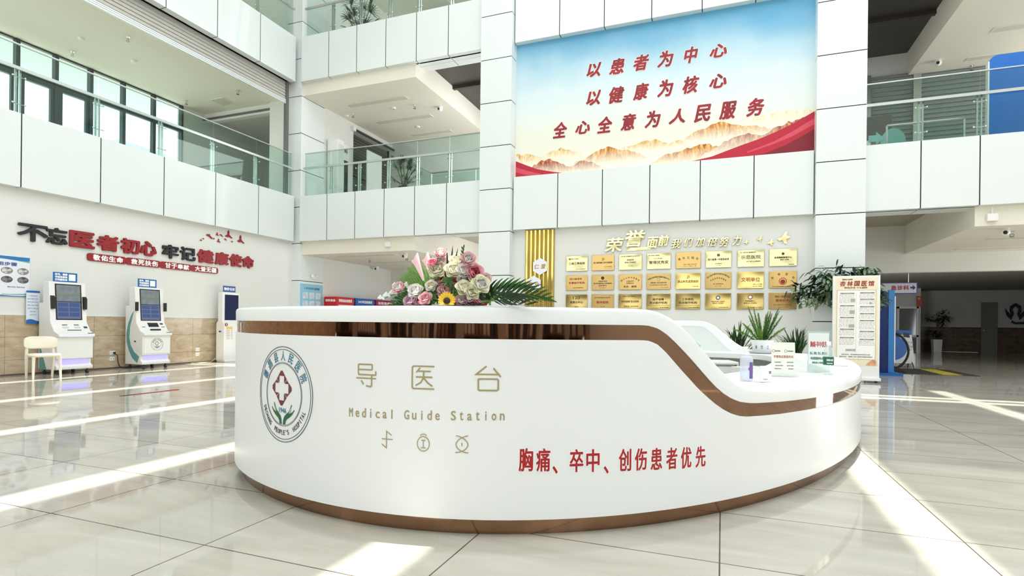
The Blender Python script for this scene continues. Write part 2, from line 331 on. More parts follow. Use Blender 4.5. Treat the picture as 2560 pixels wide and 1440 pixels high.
# rooms that close the hall ------------------------------------------------------
g = G(); g.box(12.5, -7, 0, 12.7, 18.6, 15); struct(g, 'wall_right', WALLP)
g = G(); g.box(-17.2, -7.2, 3.4, 12.7, -7, 4.3); g.box(-17.2, -7.2, 7.4, 12.7, -7, 15)
for k in range(10): x = -12.6 + k * 2.8; g.box(x - .22, -7.2, 4.3, x + .22, -7, 7.4)
g.box(-17.2, -7.2, 4.3, -12.6, -7, 7.4); struct(g, 'wall_front_upper', WALLP)
g = G(); g.box(-17.2, -7.2, 0, -13, -7, 3.4)
for x in (-9.6, -6.4, -3.4, -.4, 2.8, 6, 9.2, 12.2): g.box(x - .3, -7.2, 0, x + .3, -7, 3.4)
struct(g, 'wall_front', mat('front_wall_paint', (150, 140, 128), .6))
g = G()
for k, x in enumerate((-13, -9.3, -6.1, -3.1, -.1, 3.1, 6.3, 9.5)):
    w = (3.1, 2.6, 2.4, 2.4, 2.6, 2.6, 2.6, 2.4)[k]
    for r in range(5):
        g.box(x, -7.55, .1 + r * .65, x + w, -7.0, .16 + r * .65)
        for c in range(9):
            h = .3 + .18 * RND.random(); g.box(x + .05 + c * w / 9, -7.4, .16 + r * .65, x + .03 + (c + .8) * w / 9, -7.1, .16 + r * .65 + h, 1 + RND.randrange(3))
    g.box(x - .3, -7.75, 0, x + w + .3, -7.6, 3.4)
struct(g, 'wall_front_shelving', [mat('shelf_brown', (66, 50, 40), .5), mat('shelf_box_dark', (52, 48, 50), .6), mat('shelf_box_pale', (190, 180, 168), .6), mat('shelf_box_tan', (120, 96, 78), .6)])
g = G()
xs = [-17.2]; slit = .235
for fx in (-11.42, -8.92, -6.45, -3.99, -1.47, 1.06, 3.56, 6.1): xs += [fx + .3 - slit / 2, fx + .3 + slit / 2]
xs.append(12.7); yb = [(-7.2, 12.02), (12.27, 12.42), (12.64, 19.2)]
for i in range(0, len(xs), 2):
    for a, b in yb: g.box(xs[i], a, 15.0, xs[i+1], b, 15.06)
struct(g, 'ceiling_roof', mat('roof_cloth', (244, 244, 238), .8))
# the corridor behind the right wing ------------------------------------------------
DW = mat('corridor_paint', (196, 196, 194), .6)
g = G(); g.box(2.4, 18.85, 0, 2.6, 32.6, 3.1); g.box(13.3, 18.6, 0, 13.5, 32.6, 3.1); g.box(2.4, 32.4, 0, 13.5, 32.6, 3.1); g.box(12.6, 18.6, 0, 13.4, 18.85, 3.1)
struct(g, 'wall_corridor', DW)
g = G(); g.box(2.4, 18.85, 2.95, 13.5, 32.6, 3.1); struct(g, 'ceiling_corridor', mat('corridor_ceiling', (150, 146, 138), .7))
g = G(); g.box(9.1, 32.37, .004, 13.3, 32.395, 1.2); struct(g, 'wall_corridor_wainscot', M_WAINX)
g = G(); g.box(9.9, 32.36, 0, 11.35, 32.37, 0.02); g.box(9.1, 32.36, 1.2, 13.3, 32.37, 1.215); struct(g, 'trim_3', WHITE)
g = G(); g.box(11.45, 32.33, 0, 12.07, 32.36, 2.38); d = struct(g, 'door_1', mat('door_olive', (120, 124, 108), .5))
g = G(); g.cyl((11.53, 32.33, 1.05), (11.53, 32.28, 1.05), .03); g.obj('door_handle', STEEL, d)
g = G()
for a in ((7.55, 30.2, 0, 7.63, 30.27, 2.1), (8.3, 30.2, 0, 8.38, 30.27, 2.1), (7.55, 30.2, 2.02, 8.38, 30.27, 2.1), (7.55, 30.2, .72, 8.38, 30.27, .8)): g.box(*a)
d = struct(g, 'door_2', PLW)
g = G(); g.box(7.63, 30.23, .02, 8.3, 30.25, 2.02); g.obj('door_pane', mat('dark_glass', (40, 44, 50), .06), d)
g = G(); g.box(2.6, 30.28, 0, 7.55, 30.4, 3.0); g.box(8.38, 30.28, 0, 8.48, 32.4, 3.0); g.box(7.55, 30.28, 2.1, 8.38, 30.4, 3.0); struct(g, 'wall_corridor_partition', mat('partition_paint', (215, 214, 212), .6))
# ================================================================ THE RECEPTION DESK
DESK = [(-3.368,3.101),(-3.104,2.890),(-2.808,2.724),(-2.493,2.601),(-2.164,2.521),(-1.827,2.492),(-1.489,2.518),(-1.161,2.600),(-0.850,2.734),(-0.561,2.911),(-0.297,3.123),(-0.056,3.362),(0.162,3.621),(0.360,3.896),(0.539,4.183),(0.699,4.482),(0.841,4.789),(0.966,5.104),(1.074,5.426),(1.165,5.752),(1.241,6.082),(1.304,6.415),(1.357,6.750),(1.402,7.086),(1.440,7.423),(1.466,7.761),(1.476,8.099),(1.459,8.438),(1.404,8.772),(1.292,9.091),(1.105,9.372),(0.843,9.585),(0.535,9.725),(0.209,9.819),(-0.123,9.886),(-0.460,9.910),(-0.796,9.866),(-1.115,9.753),(-1.411,9.590),(-1.686,9.391),(-1.942,9.170),(-2.183,8.932),(-2.410,8.680),(-2.623,8.417),(-2.822,8.142),(-3.004,7.857),(-3.172,7.562),(-3.324,7.259),(-3.461,6.949),(-3.583,6.633),(-3.689,6.311),(-3.781,5.985),(-3.855,5.654),(-3.911,5.320),(-3.945,4.983),(-3.952,4.644),(-3.928,4.306),(-3.864,3.974),(-3.753,3.654),(-3.587,3.359)]
DLEN = 20.334
def desk_xy(s):
    n = len(DESK); t = (s / DLEN * n) % n; i = int(t); u = t - i
    p0, p1, p2, p3 = (Vector(DESK[(i + k) % n]) for k in (-1, 0, 1, 2))
    return .5 * ((2 * p1) + (p2 - p0) * u + (2 * p0 - 5 * p1 + 4 * p2 - p3) * u * u + (3 * p1 - p0 - 3 * p2 + p3) * u ** 3)
def desk_nrm(s):
    d = desk_xy(s + .02) - desk_xy(s - .02); return Vector((d.y, -d.x)).normalized()
def desk_pt(s, z, off=0):
    p = desk_xy(s) + desk_nrm(s) * off; return (p.x, p.y, z)
def interp(tab, s):
    if s <= tab[0][0]: return tab[0][1]
    for (a, x), (b, y) in zip(tab, tab[1:]):
        if s <= b: return x + (y - x) * (s - a) / (b - a)
    return tab[-1][1]
TOPZ = [(3.21, 1.19), (3.289, 1.186), (3.342, 1.178), (3.395, 1.161), (3.451, 1.136), (3.51, 1.1), (3.57, 1.053), (3.631, .999), (3.694, .945), (3.759, .889), (3.828, .836), (3.9, .791), (3.974, .756), (4.051, .734), (4.132, .722), (4.25, .712), (4.4, .7055)]
MIDZ = [(3.25, 1.102), (3.29, 1.099), (3.343, 1.087), (3.396, 1.061), (3.453, 1.02), (3.511, .972), (3.571, .921), (3.633, .866), (3.696, .81), (3.761, .756), (3.83, .711), (3.902, .676), (3.976, .653), (4.053, .642), (4.134, .636), (4.4, .627), (4.9, .618)]
BOTZ = [(3.25, 1.021), (3.291, 1.018), (3.344, 1.002), (3.398, .962), (3.455, .908), (3.513, .854), (3.573, .801), (3.634, .747), (3.698, .7), (3.763, .656), (3.832, .618), (3.903, .588), (3.978, .568), (4.054, .559), (4.135, .556), (4.4, .548), (4.9, .542)]
SB = 14.88     # the rear slope mirrors the front one about the long axis
def edge(tab, s):
    s = s % DLEN
    return interp(tab, s if s < 7.5 else SB + .13 - s)
SS = sorted(set([round(k * .12, 4) for k in range(int(DLEN / .12) + 1)] + [round(3.2 + .03 * k, 4) for k in range(42)] + [round(SB + .13 - 3.2 - .03 * k, 4) for k in range(42)]))
SS = [s for i, s in enumerate(SS) if i == 0 or s - SS[i-1] > .012]
if DLEN - SS[-1] < .03: SS.pop()
def loopstrip(g, prof, mi=0, closed=True, smooth=True):
    """sweep a cross-section [(offset, z)] given by prof(s) round the desk"""
    R = [[g.bm.verts.new(desk_pt(s, z, o)) for o, z in prof(s)] for s in SS]; n = len(R); m = len(R[0])
    for i in range(n):
        A, B = R[i], R[(i + 1) % n]
        for k in range(m if closed else m - 1):
            l = (k + 1) % m; f = g.bm.faces.new((A[k], B[k], B[l], A[l])); f.material_index = mi; f.smooth = smooth
    return g
M_DESK = mat('white_solid_surface', (240, 244, 245), .3, coat=.06)
M_BRASS = mat('rose_gold_mirror', (152, 116, 94), .04, 1, bump=(2.2, .06))
M_KICK = mat('bronze_mirror', (156, 122, 96), .12, 1, noise=(3, (132, 100, 78), .6))
desk = thing('reception_desk', 'large curved white reception desk with rose gold bands and lettering on its front', 'desk', (0, 0, 0))
g = G(); loopstrip(g, lambda s: [(0, .09), (0, edge(BOTZ, s) - .003), (-.004, edge(BOTZ, s)), (-.03, edge(BOTZ, s)), (-.03, .09)])
g.obj('front_panel', M_DESK, desk)
g = G(); loopstrip(g, lambda s: [(-.008, edge(BOTZ, s) - .002), (-.008, edge(MIDZ, s) + .002), (-.028, edge(MIDZ, s) + .002), (-.028, edge(BOTZ, s) - .002)], smooth=True)
g.obj('mirror_band', M_BRASS, desk)
g = G(); loopstrip(g, lambda s: [(0, edge(MIDZ, s)), (.001, edge(TOPZ, s) - .02), (-.003, edge(TOPZ, s) - .007), (-.011, edge(TOPZ, s) - .001), (-.02, edge(TOPZ, s)), (-.28, edge(TOPZ, s)), (-.286, edge(TOPZ, s) - .006), (-.286, edge(MIDZ, s))])
g.obj('counter_top', M_DESK, desk)
g = G(); loopstrip(g, lambda s: [(-.05, 0), (-.05, .09), (-.07, .09), (-.07, 0)])
g.obj('toe_kick', M_KICK, desk)
g = G(); loopstrip(g, lambda s: [(-.03, .66), (-.03, .7), (-.84, .7), (-.846, .694), (-.846, .625), (-.82, .625), (-.82, .66)])
g.obj('worktop', M_DESK, desk)
g = G(); loopstrip(g, lambda s: [(-.26, .01), (-.26, max(.66, edge(MIDZ, s))), (-.28, max(.66, edge(MIDZ, s))), (-.28, .01)])
g.obj('inner_panel', mat('pale_inner_panel', (222, 226, 222), .3), desk)
def dfn(s0, z0):
    return lambda x, y, z: desk_pt(s0 + x, z0 + y, z + .0006)
# --- hospital emblem -----------------------------------------------------------------
INK = mat('emblem_navy', (62, 72, 92), .4); TEAL = mat('emblem_teal', (52, 122, 150), .4); MAROON = mat('emblem_maroon', (112, 44, 46), .4); GREEN = mat('emblem_green', (22, 98, 58), .4)
E0 = dfn(1.0815, .669)
def emblem(parent, f, k, small=False):
    g = G()
    for r0, r1 in ((.2795, .2835), (.264, .267), (.1865, .189), (.181, .1825)): g.ring(0, 0, r0 * k, r1 * k, 0, .0012, 64, 0, f)
    e = g.obj('emblem_rings', INK, parent)
    for i, ch in enumerate('德昌县人民医院'):
        g = G(); a = math.radians(90 + 62 - i * 20.7); r = .2265 * k; ca, sa = math.cos(a - math.pi/2), math.sin(a - math.pi/2)
        g.text(ch, 0, 0, .045 * k, .058 * k, 0, .0012, .0004 * k, fn=lambda x, y, z: f(x * ca - y * sa + r * math.cos(a), x * sa + y * ca + r * math.sin(a), z))
        g.obj('emblem_character', TEAL, e)
    if not small:
        T = "DECHANG  PEOPLE'S  HOSPITAL"
        for i, ch in enumerate(T):
            if ch == ' ': continue
            g = G(); a = math.radians(270 - 66 + i * 132 / (len(T) - 1)); r = .2265 * k; ca, sa = math.cos(a + math.pi/2), math.sin(a + math.pi/2)
            g.text(ch, 0, 0 if ch != "'" else .009 * k, (.0155 if ch not in "'IML" else {"'": .004, 'I': .0036, 'M': .02, 'L': .012}[ch]) * k, (.028 if ch != "'" else .010) * k, 0, .0012, .0003 * k, fn=lambda x, y, z: f(x * ca - y * sa + r * math.cos(a), x * sa + y * ca + r * math.sin(a), z))
            g.obj('emblem_letter', mat('emblem_plum', (74, 52, 66), .4), e)
    g = G(); q = .033 * k; R = .1125 * k; G0 = .003 * k; cy = .035 * k; P = lambda pts: [(x, y + cy) for x, y in pts]
    for sx, sy in ((1, 1), (1, -1), (-1, 1), (-1, -1)):       # broken diamond round a white cross, eight pieces
        A = [(0, .073), (0, .098), (.005, .105), (.012, .1), (.052, .053), (.027, .032), (.027, .073)]
        B = [(.073, 0), (.098, 0), (.105, .005), (.1, .012), (.0555, .0485), (.031, .029), (.073, .029)]
        for poly in (A, B):
            pts = [(x * sx * k - .012 * k, y * sy * k) for x, y in poly]
            g.prism(P(pts if sx * sy > 0 else pts[::-1]), 0, .0012, 0, f)
    g.obj('emblem_cross', MAROON, e)
    g = G(); g.text('1946', 0, -.096 * k, .075 * k, .03 * k, 0, .0012, .0004 * k, fn=f); g.obj('emblem_year', TEAL, e)
    g = G()
    for sx in (1, -1):
        hand = [(.006, -.178), (.03, -.176), (.034, -.158), (.045, -.145), (.075, -.13), (.1, -.112), (.122, -.086), (.118, -.083), (.098, -.1), (.082, -.106), (.09, -.075), (.096, -.055), (.09, -.057), (.078, -.08), (.066, -.098), (.04, -.114), (.02, -.13), (.01, -.15)]
        pts = [(x * sx * k, y * k) for x, y in hand]
        g.prism(pts if sx > 0 else pts[::-1], 0, .0012, 0, f)
        for a, b in (((.078, -.106), (.093, -.068)), ((.071, -.108), (.083, -.08))):
            g.hexa([f(sx * (a[0] - .002) * k, a[1] * k, 0), f(sx * (a[0] + .002) * k, a[1] * k, 0), f(sx * (b[0] + .001) * k, b[1] * k, 0), f(sx * (b[0] - .001) * k, b[1] * k, 0)], [f(sx * (a[0] - .002) * k, a[1] * k, .0014), f(sx * (a[0] + .002) * k, a[1] * k, .0014), f(sx * (b[0] + .001) * k, b[1] * k, .0014), f(sx * (b[0] - .001) * k, b[1] * k, .0014)], 1)
    g.obj('emblem_hands', [GREEN, mat('emblem_white', (240, 243, 243), .3)], e)
    return e
emblem(desk, E0, 1)
KHAKI = mat('khaki_lettering', (168, 154, 112), .4)
D0 = lambda x, y, z: desk_pt(x, y, z + .0006)
def stroke(g, pts, w, f, mi=0):
    """a drawn line of width w with mitred corners"""
    n = len(pts); closed = pts[0] == pts[-1]; P = [Vector(p) for p in (pts[:-1] if closed else pts)]; m = len(P); L = []
    for i in range(m):
        a = P[(i - 1) % m] if closed or i else P[0]; b = P[(i + 1) % m] if closed or i < m - 1 else P[-1]
        d0 = (P[i] - a); d1 = (b - P[i]); d0 = d0.normalized() if d0.length else d1.normalized(); d1 = d1.normalized() if d1.length else d0
        n0, n1 = Vector((-d0.y, d0.x)), Vector((-d1.y, d1.x)); h = (n0 + n1); h = h.normalized() if h.length > .01 else n0
        L.append((P[i], h * (w / 2 / max(.35, h.dot(n0)))))
    for i in range(m if closed else m - 1):
        (a, h), (b, k) = L[i], L[(i + 1) % m]
        q = [a - h, b - k, b + k, a + h]; g.prism([(p.x, p.y) for p in q], 0, .0012, mi, f)
def rel(s0, z0, w, h, pts): return [(s0 + x * w, z0 + y * h) for x, y in pts]
W_ = .0075; g = G()     # 导 医 台 drawn in round-cornered strokes as on the desk front
for pts in ([(.1, .99), (.1, .6), (.14, .53), (.98, .53), (.98, .7)], [(.1, .76), (.8, .76)], [(.1, .99), (.14, 1.0), (.78, 1.0), (.8, .97), (.8, .76)], [(0, .37), (1, .37)], [(.78, .53), (.78, .06), (.72, 0), (.5, .03)], [(.25, .26), (.38, .09)]):
    stroke(g, rel(1.679, .757, .124, .118, pts), W_, D0)
g.obj('khaki_character', KHAKI, desk); g = G()
for pts in ([(1, 1), (.05, 1), (0, .95), (0, .06), (.05, 0), (1, 0)], [(.36, .93), (.18, .72)], [(.28, .78), (.84, .78)], [(.17, .52), (.92, .52)], [(.52, .78), (.52, .5), (.4, .28), (.16, .14)], [(.54, .46), (.72, .26), (.92, .12)]):
    stroke(g, rel(2.012, .758, .12, .117, pts), W_, D0)
g.obj('khaki_character', KHAKI, desk); g = G()
for pts in ([(.42, 1), (0, .66), (.95, .66)], [(.7, .92), (1, .56)], [(.09, .45), (.09, .04), (.14, 0), (.84, 0), (.9, .04), (.9, .42), (.86, .47), (.14, .47), (.09, .45)]):
    stroke(g, rel(2.352, .757, .127, .125, pts), W_ * 1.1, D0)
g.obj('khaki_character', KHAKI, desk)
T = 'Medical Guide Station'; adv = (2.513 - 1.628) / len(T)
for i, ch in enumerate(T):
    if ch == ' ': continue
    hh = {'M': .047, 'G': .047, 'S': .047, 'd': .049, 'l': .047, 'i': .046, 't': .043}.get(ch, .034)
    ww = {'M': .024, 'i': .006, 'l': .005, 't': .018, 'G': .027, 'S': .025}.get(ch, .023)
    g = G(); g.text(ch, 1.628 + adv * (i + .42), .589 + (i * .0008) + hh / 2, ww, hh, 0, .0012, .0006, fn=D0); g.obj('khaki_letter', KHAKI, desk)
g = G()
for pts in ([(.82, .78), (.45, 1), (.45, 0), (.1, .22)], [(.1, .53), (.9, .53)]): stroke(g, rel(1.833, .438, .08, .088, pts), .0045, D0)
def oval(cx, cy, rx, ry, a0, a1, n=24): return [(cx + rx * math.cos(math.radians(a0 + (a1 - a0) * k / n)), cy + ry * math.sin(math.radians(a0 + (a1 - a0) * k / n))) for k in range(n + 1)]
g.obj('khaki_pictogram', KHAKI, desk); g = G()
stroke(g, oval(2.077, .472, .033, .038, 0, 360)[:-1] + [(2.11, .472)], .0042, D0)
stroke(g, oval(2.077, .503, .021, .02, 35, 145, 8), .004, D0)
for pts in ([(2.066, .49), (2.088, .49)], [(2.077, .49), (2.077, .451)], [(2.064, .451), (2.09, .451)]): stroke(g, pts, .004, D0)
g.obj('khaki_pictogram', KHAKI, desk); g = G()
for m in (1, -1): stroke(g, [(2.282 + m * x, z) for x, z in ((.032, .521), (.018, .519), (0, .512), (-.018, .5), (-.029, .487), (-.031, .475), (-.027, .462), (-.016, .45), (0, .441), (.016, .436), (.034, .434))], .0046, D0)
stroke(g, [(2.282, .486), (2.282, .468)], .005, D0)
g.obj('khaki_pictogram', KHAKI, desk)
RED = mat('red_sticker', (176, 26, 34), .35)
SWH = mat('sticker_white', (250, 250, 250), .3)
for ch, s_, zz in zip('胸痛卒中创伤患者优先、、', (2.613, 2.703, 2.88, 2.97, 3.154, 3.25, 3.348, 3.449, 3.548, 3.653, 2.766, 3.045), (.402, .4, .392, .389, .382, .379, .375, .37, .366, .362, .347, .336)):
    g = G(); w, h = (.024, .036) if ch == '、' else (.07, .116)
    for mi, b, lay, dd in ((1, .0085, 0, .0008), (0, .0022, .0007, .001)): g.text(ch, s_, zz, w, h, lay, dd, b, mi, fn=D0)
    g.obj('red_character', [RED, SWH], desk)
# ================================================================ THINGS ON AND BY THE LEFT WALL
CRIM = mat('crimson_acrylic', (150, 22, 32), .35); INKB = mat('black_acrylic', (24, 26, 28), .35); PUREW = mat('white_lettering', (250, 250, 250), .4)
chars = [('不', 6.575, 7.1, 0), ('忘', 7.06, 7.45, 0), ('医', 7.49, 7.98, 1), ('者', 8.03, 8.5, 1), ('初', 8.54, 8.97, 1), ('心', 8.99, 9.38, 1), ('牢', 9.53, 9.96, 0), ('记', 10.0, 10.44, 0), ('健', 10.49, 10.98, 1), ('康', 11.03, 11.46, 1), ('使', 11.5, 11.9, 1), ('命', 11.93, 12.33, 1)]
ordn = 'first second third fourth fifth sixth seventh eighth ninth tenth eleventh last'.split()
mean = ['不 (not)', '忘 (forget)', '医 (medicine)', '者 (person)', '初 (first)', '心 (heart)', '牢 (firmly)', '记 (remember)', '健 (healthy)', '康 (well)', '使 (mission)', '命 (life)']
for i, (ch, a, b, red) in enumerate(chars):
    t = thing('raised_character', '%s raised %s character %s, %s in the big slogan on the cream wall' % ('crimson' if red else 'black', 'acrylic', ch, ordn[i]), 'sign letter', M=face_left(XW, (a + b) / 2, 2.79), group='raised characters of the wall slogan')
    w = (b - a) * .93
    g = G(); g.text(ch, 0, 0, w, .315, 0, .05, .018 if red else .014, 0); g.obj('letter_face', CRIM if red else INKB, t)
pl = [('敬佑生命', 7.84, 8.665), ('救死扶伤', 8.665, 9.49), ('甘于奉献', 9.49, 10.33), ('大爱无疆', 10.33, 11.13)]
for i, (s, a, b) in enumerate(pl):
    t = thing('slogan_plaque', 'crimson rounded plaque with white characters %s, %s under the wall slogan' % (s, ordn[i]), 'sign', M=face_left(XW, (a + b) / 2, 2.445), group='crimson plaques under the wall slogan')
    w = (b - a); h = .165; r = .055; g = G(); P = []
    for cx, cy, a0 in ((w/2 - r, h/2 - r, 0), (-w/2 + r, h/2 - r, 90), (-w/2 + r, -h/2 + r, 180), (w/2 - r, -h/2 + r, 270)):
        P += [(cx + r * math.cos(math.radians(a0 + q * 18)), cy + r * math.sin(math.radians(a0 + q * 18))) for q in range(6)]
    g.prism(P, 0, .03); g.obj('plaque_board', CRIM, t)
    for k, ch in enumerate(s):
        g = G(); g.text(ch, (k - 1.5) * .165 + .02, 0, .14, .118, .03, .004, .006); g.obj('white_character', PUREW, t)
DOVE = [(-.5, -.12), (-.36, .02), (-.2, .06), (-.12, .2), (-.14, .42), (-.08, .62), (.0, .7), (.08, .62), (.12, .42), (.1, .22), (.16, .1), (.3, -.02), (.55, -.2), (.6, -.3), (.4, -.26), (.12, -.16), (-.05, -.2), (-.2, -.24), (-.32, -.14), (-.42, -.2)]
BIRD2 = [(-.5, .1), (-.4, .22), (-.25, .2), (-.1, .28), (.1, .22), (.02, .12), (.25, -.02), (.5, -.22), (.42, -.3), (.2, -.22), (0, -.08), (-.2, -.02), (-.3, .0), (-.38, .02)]
BIRD3 = [(-.5, .0), (-.1, .1), (.2, .32), (.3, .12), (.45, .06), (.32, -.06), (.34, -.28), (.05, -.12)]
bd = [('dove', DOVE, 11.465, 3.45, .21, 'large crimson dove with a raised wing, second from the corner end'), ('dove', DOVE, 11.87, 3.37, .22, 'large crimson dove with a raised wing, nearest the corner column'), ('dove', BIRD2, 10.86, 3.34, .2, 'crimson dove gliding with spread wings, at the head of the flock'), ('dove', DOVE, 11.1, 3.42, .085, 'small crimson dove with a raised wing, highest of the small ones'), ('dove', DOVE, 11.145, 3.25, .1, 'small crimson dove with a raised wing, lowest of the flock'), ('dove', BIRD2, 11.23, 3.42, .11, 'small crimson gliding dove between two raised-wing doves'),
      ('dove', BIRD3, 10.6, 3.2, .07, 'tiny dark red dove, lowest at the head of the flock'), ('dove', BIRD3, 10.67, 3.25, .06, 'tiny dark red dove just above the lowest one at the head'), ('dove', BIRD3, 10.99, 3.3, .06, 'tiny dark red dove beneath the tail of the gliding dove'), ('dove', BIRD2, 11.365, 3.33, .085, 'tiny dark dove under the first large raised-wing dove'), ('dove', BIRD3, 11.575, 3.3, .07, 'tiny dark red dove between the two large doves')]
for n, P, y, z, s, lab in bd:
    g = G(); g.prism([(x * s, q * s) for x, q in P][::-1], 0, .02); o = g.obj('dove_cutout', CRIM); o.matrix_world = face_left(XW + .004, y, z)
    tag(o, lab, 'wall ornament', 'dove cutouts on the left wall')
# --- framed instruction poster at the edge of the photograph
t = thing('instruction_poster', 'large white poster with blue top and bottom and four round pictures on cream wall', 'poster', M=face_left(XW, 6.24, 1.905))
g = G(); g.box(-.55, -.385, 0, .55, .385, .02); g.obj('poster_board', mat('poster_white', (232, 236, 244), .3), t)
def wave(g, x0, x1, f0, f1, z, d, mi=0, n=16):
    top = [(x0 + (x1 - x0) * k / n, f1(k / n)) for k in range(n + 1)]; bot = [(x0 + (x1 - x0) * k / n, f0(k / n)) for k in range(n + 1)]
    g.prism(bot + top[::-1], z, z + d, mi)
PB = mat('poster_blue', (36, 116, 188), .35); PG = mat('poster_green', (120, 178, 160), .35); PTX = mat('poster_text', (70, 84, 150), .4)
g = G(); wave(g, -.55, .55, lambda u: .33 + .02 * math.sin(u * 5), lambda u: .385, .02, .002); g.obj('blue_border', PB, t); g = G(); wave(g, -.55, .55, lambda u: -.385, lambda u: -.355 + .015 * math.sin(u * 6), .02, .002); g.obj('blue_border', PB, t)
g = G(); wave(g, 0, .55, lambda u: .30 + .025 * math.sin(1 + u * 3), lambda u: .325 + .025 * math.sin(u * 4), .02, .0015); g.obj('green_wave', PG, t); g = G(); wave(g, .1, .55, lambda u: -.355 + .01 * u, lambda u: -.34 + .03 * u * u, .02, .0015); g.obj('green_wave', PG, t)
g = G(); g.text('AED使用步骤', .03, .235, .62, .07, .02, .002, .003); g.obj('title_lettering', PTX, t)
PICD = mat('poster_picture', (150, 148, 150), .4, noise=(22, (60, 56, 58), .3)); PICL = mat('poster_picture_pale', (232, 230, 228), .4, noise=(18, (120, 112, 110), .3))
for k, (x, y) in enumerate(((.18, .11), (.44, .11), (.18, -.06), (.44, -.06))):
    g = G(); g.lathe([(0, .021), (.075, .021), (.075, .023), (0, .023)], (0, 0, 0), 24); o = g.obj('round_picture', PICD if k > 1 else PICL, t); o.location = (x, y, 0); o.scale = (1.15, .78, 1)
    g = G(); g.ring(0, 0, .074, .08, .021, .0245, 28); g.obj('picture_ring', mat('ring_grey', (70, 76, 92), .4), o)
g = G(); g.text('胸外按压 紧急电话', .33, -.2, .28, .025, .02, .002); g.obj('small_lettering', PTX, t)
# --- self-service kiosks
KW = mat('kiosk_white', (238, 239, 236), .3); KT = mat('kiosk_teal', (96, 160, 160), .4); KS = mat('kiosk_screen', (96, 104, 128), .12, emit=.35); KB = mat('sign_blue', (28, 104, 178), .35)
GLOW = mat('violet_light_strip', (168, 162, 250), .4, emit=.9)
def kiosk_sign(t, x, y, z, w, h):
    g = G(); g.box(x - .008, y - w/2, z, x, y + w/2, z + h); s = g.obj('top_sign', KB, t)
    M_ = lambda px, py, pz: (x + pz, y + px, z + h / 2 + py)
    for k, tx in enumerate(('挂号、缴费', '可查检报告', '打印报告单')):
        g = G(); g.text(tx, -w * .17, h * (.28 - .28 * k), w * .5, h * .21, 0, .002, .0025, fn=M_); g.obj('sign_lettering', PUREW, s)
    g = G(); g.box(x, y + w * .14, z + h * .16, x + .002, y + w * .42, z + h * .84); g.obj('white_square', PUREW, s)
def screen(t, y0, y1, pts):
    """pts: lower and upper edge (x, z) of the tilted glass"""
    (xa, za), (xb, zb) = pts; F = lambda u, v, d: (xa + (xb - xa) * v + d * (zb - za), y0 + (y1 - y0) * u, za + (zb - za) * v - d * (xb - xa))
    def pan(g, u0, v0, u1, v1, d0, d1, mi=0): g.hexa([F(u0, v0, d0), F(u1, v0, d0), F(u1, v1, d0), F(u0, v1, d0)], [F(u0, v0, d1), F(u1, v0, d1), F(u1, v1, d1), F(u0, v1, d1)], mi)
    g = G(); pan(g, 0, 0, 1, 1, -.03, .004); s = g.obj('screen', BLACK, t)
    g = G(); pan(g, .05, .03, .95, .5, .004, .006); pan(g, .05, .52, .95, .97, .004, .006, 1); pan(g, .05, .66, .95, .74, .006, .007, 2); g.obj('screen_picture', [mat('screen_indigo', (98, 102, 138), .15, emit=.25), mat('screen_grey', (128, 136, 144), .15, emit=.25, noise=(9, (90, 98, 104), .6)), mat('screen_olive', (110, 122, 108), .15, emit=.25)], s)
    for r in range(3):
        for c in range(2):
            g = G(); pan(g, .09 + .43 * c, .1 + .135 * r, .47 + .43 * c, .21 + .135 * r, .006, .008); b = g.obj('screen_button', mat('screen_blue', (58, 80, 128), .2, emit=.25), s)
            g = G(); g.text(('打印 报告', '挂号 缴费', '预约 取号', '信息 查询', '住院 服务', '自助 建卡')[r * 2 + c], 0, 0, .3, .05, 0, .001, fn=lambda x, y, z: F(.28 + .43 * c + x, .155 + .135 * r + y * .62, .0085)); g.obj('button_lettering', mat('screen_text', (190, 200, 225), .3, emit=.3), b) if False else g.bm.free()
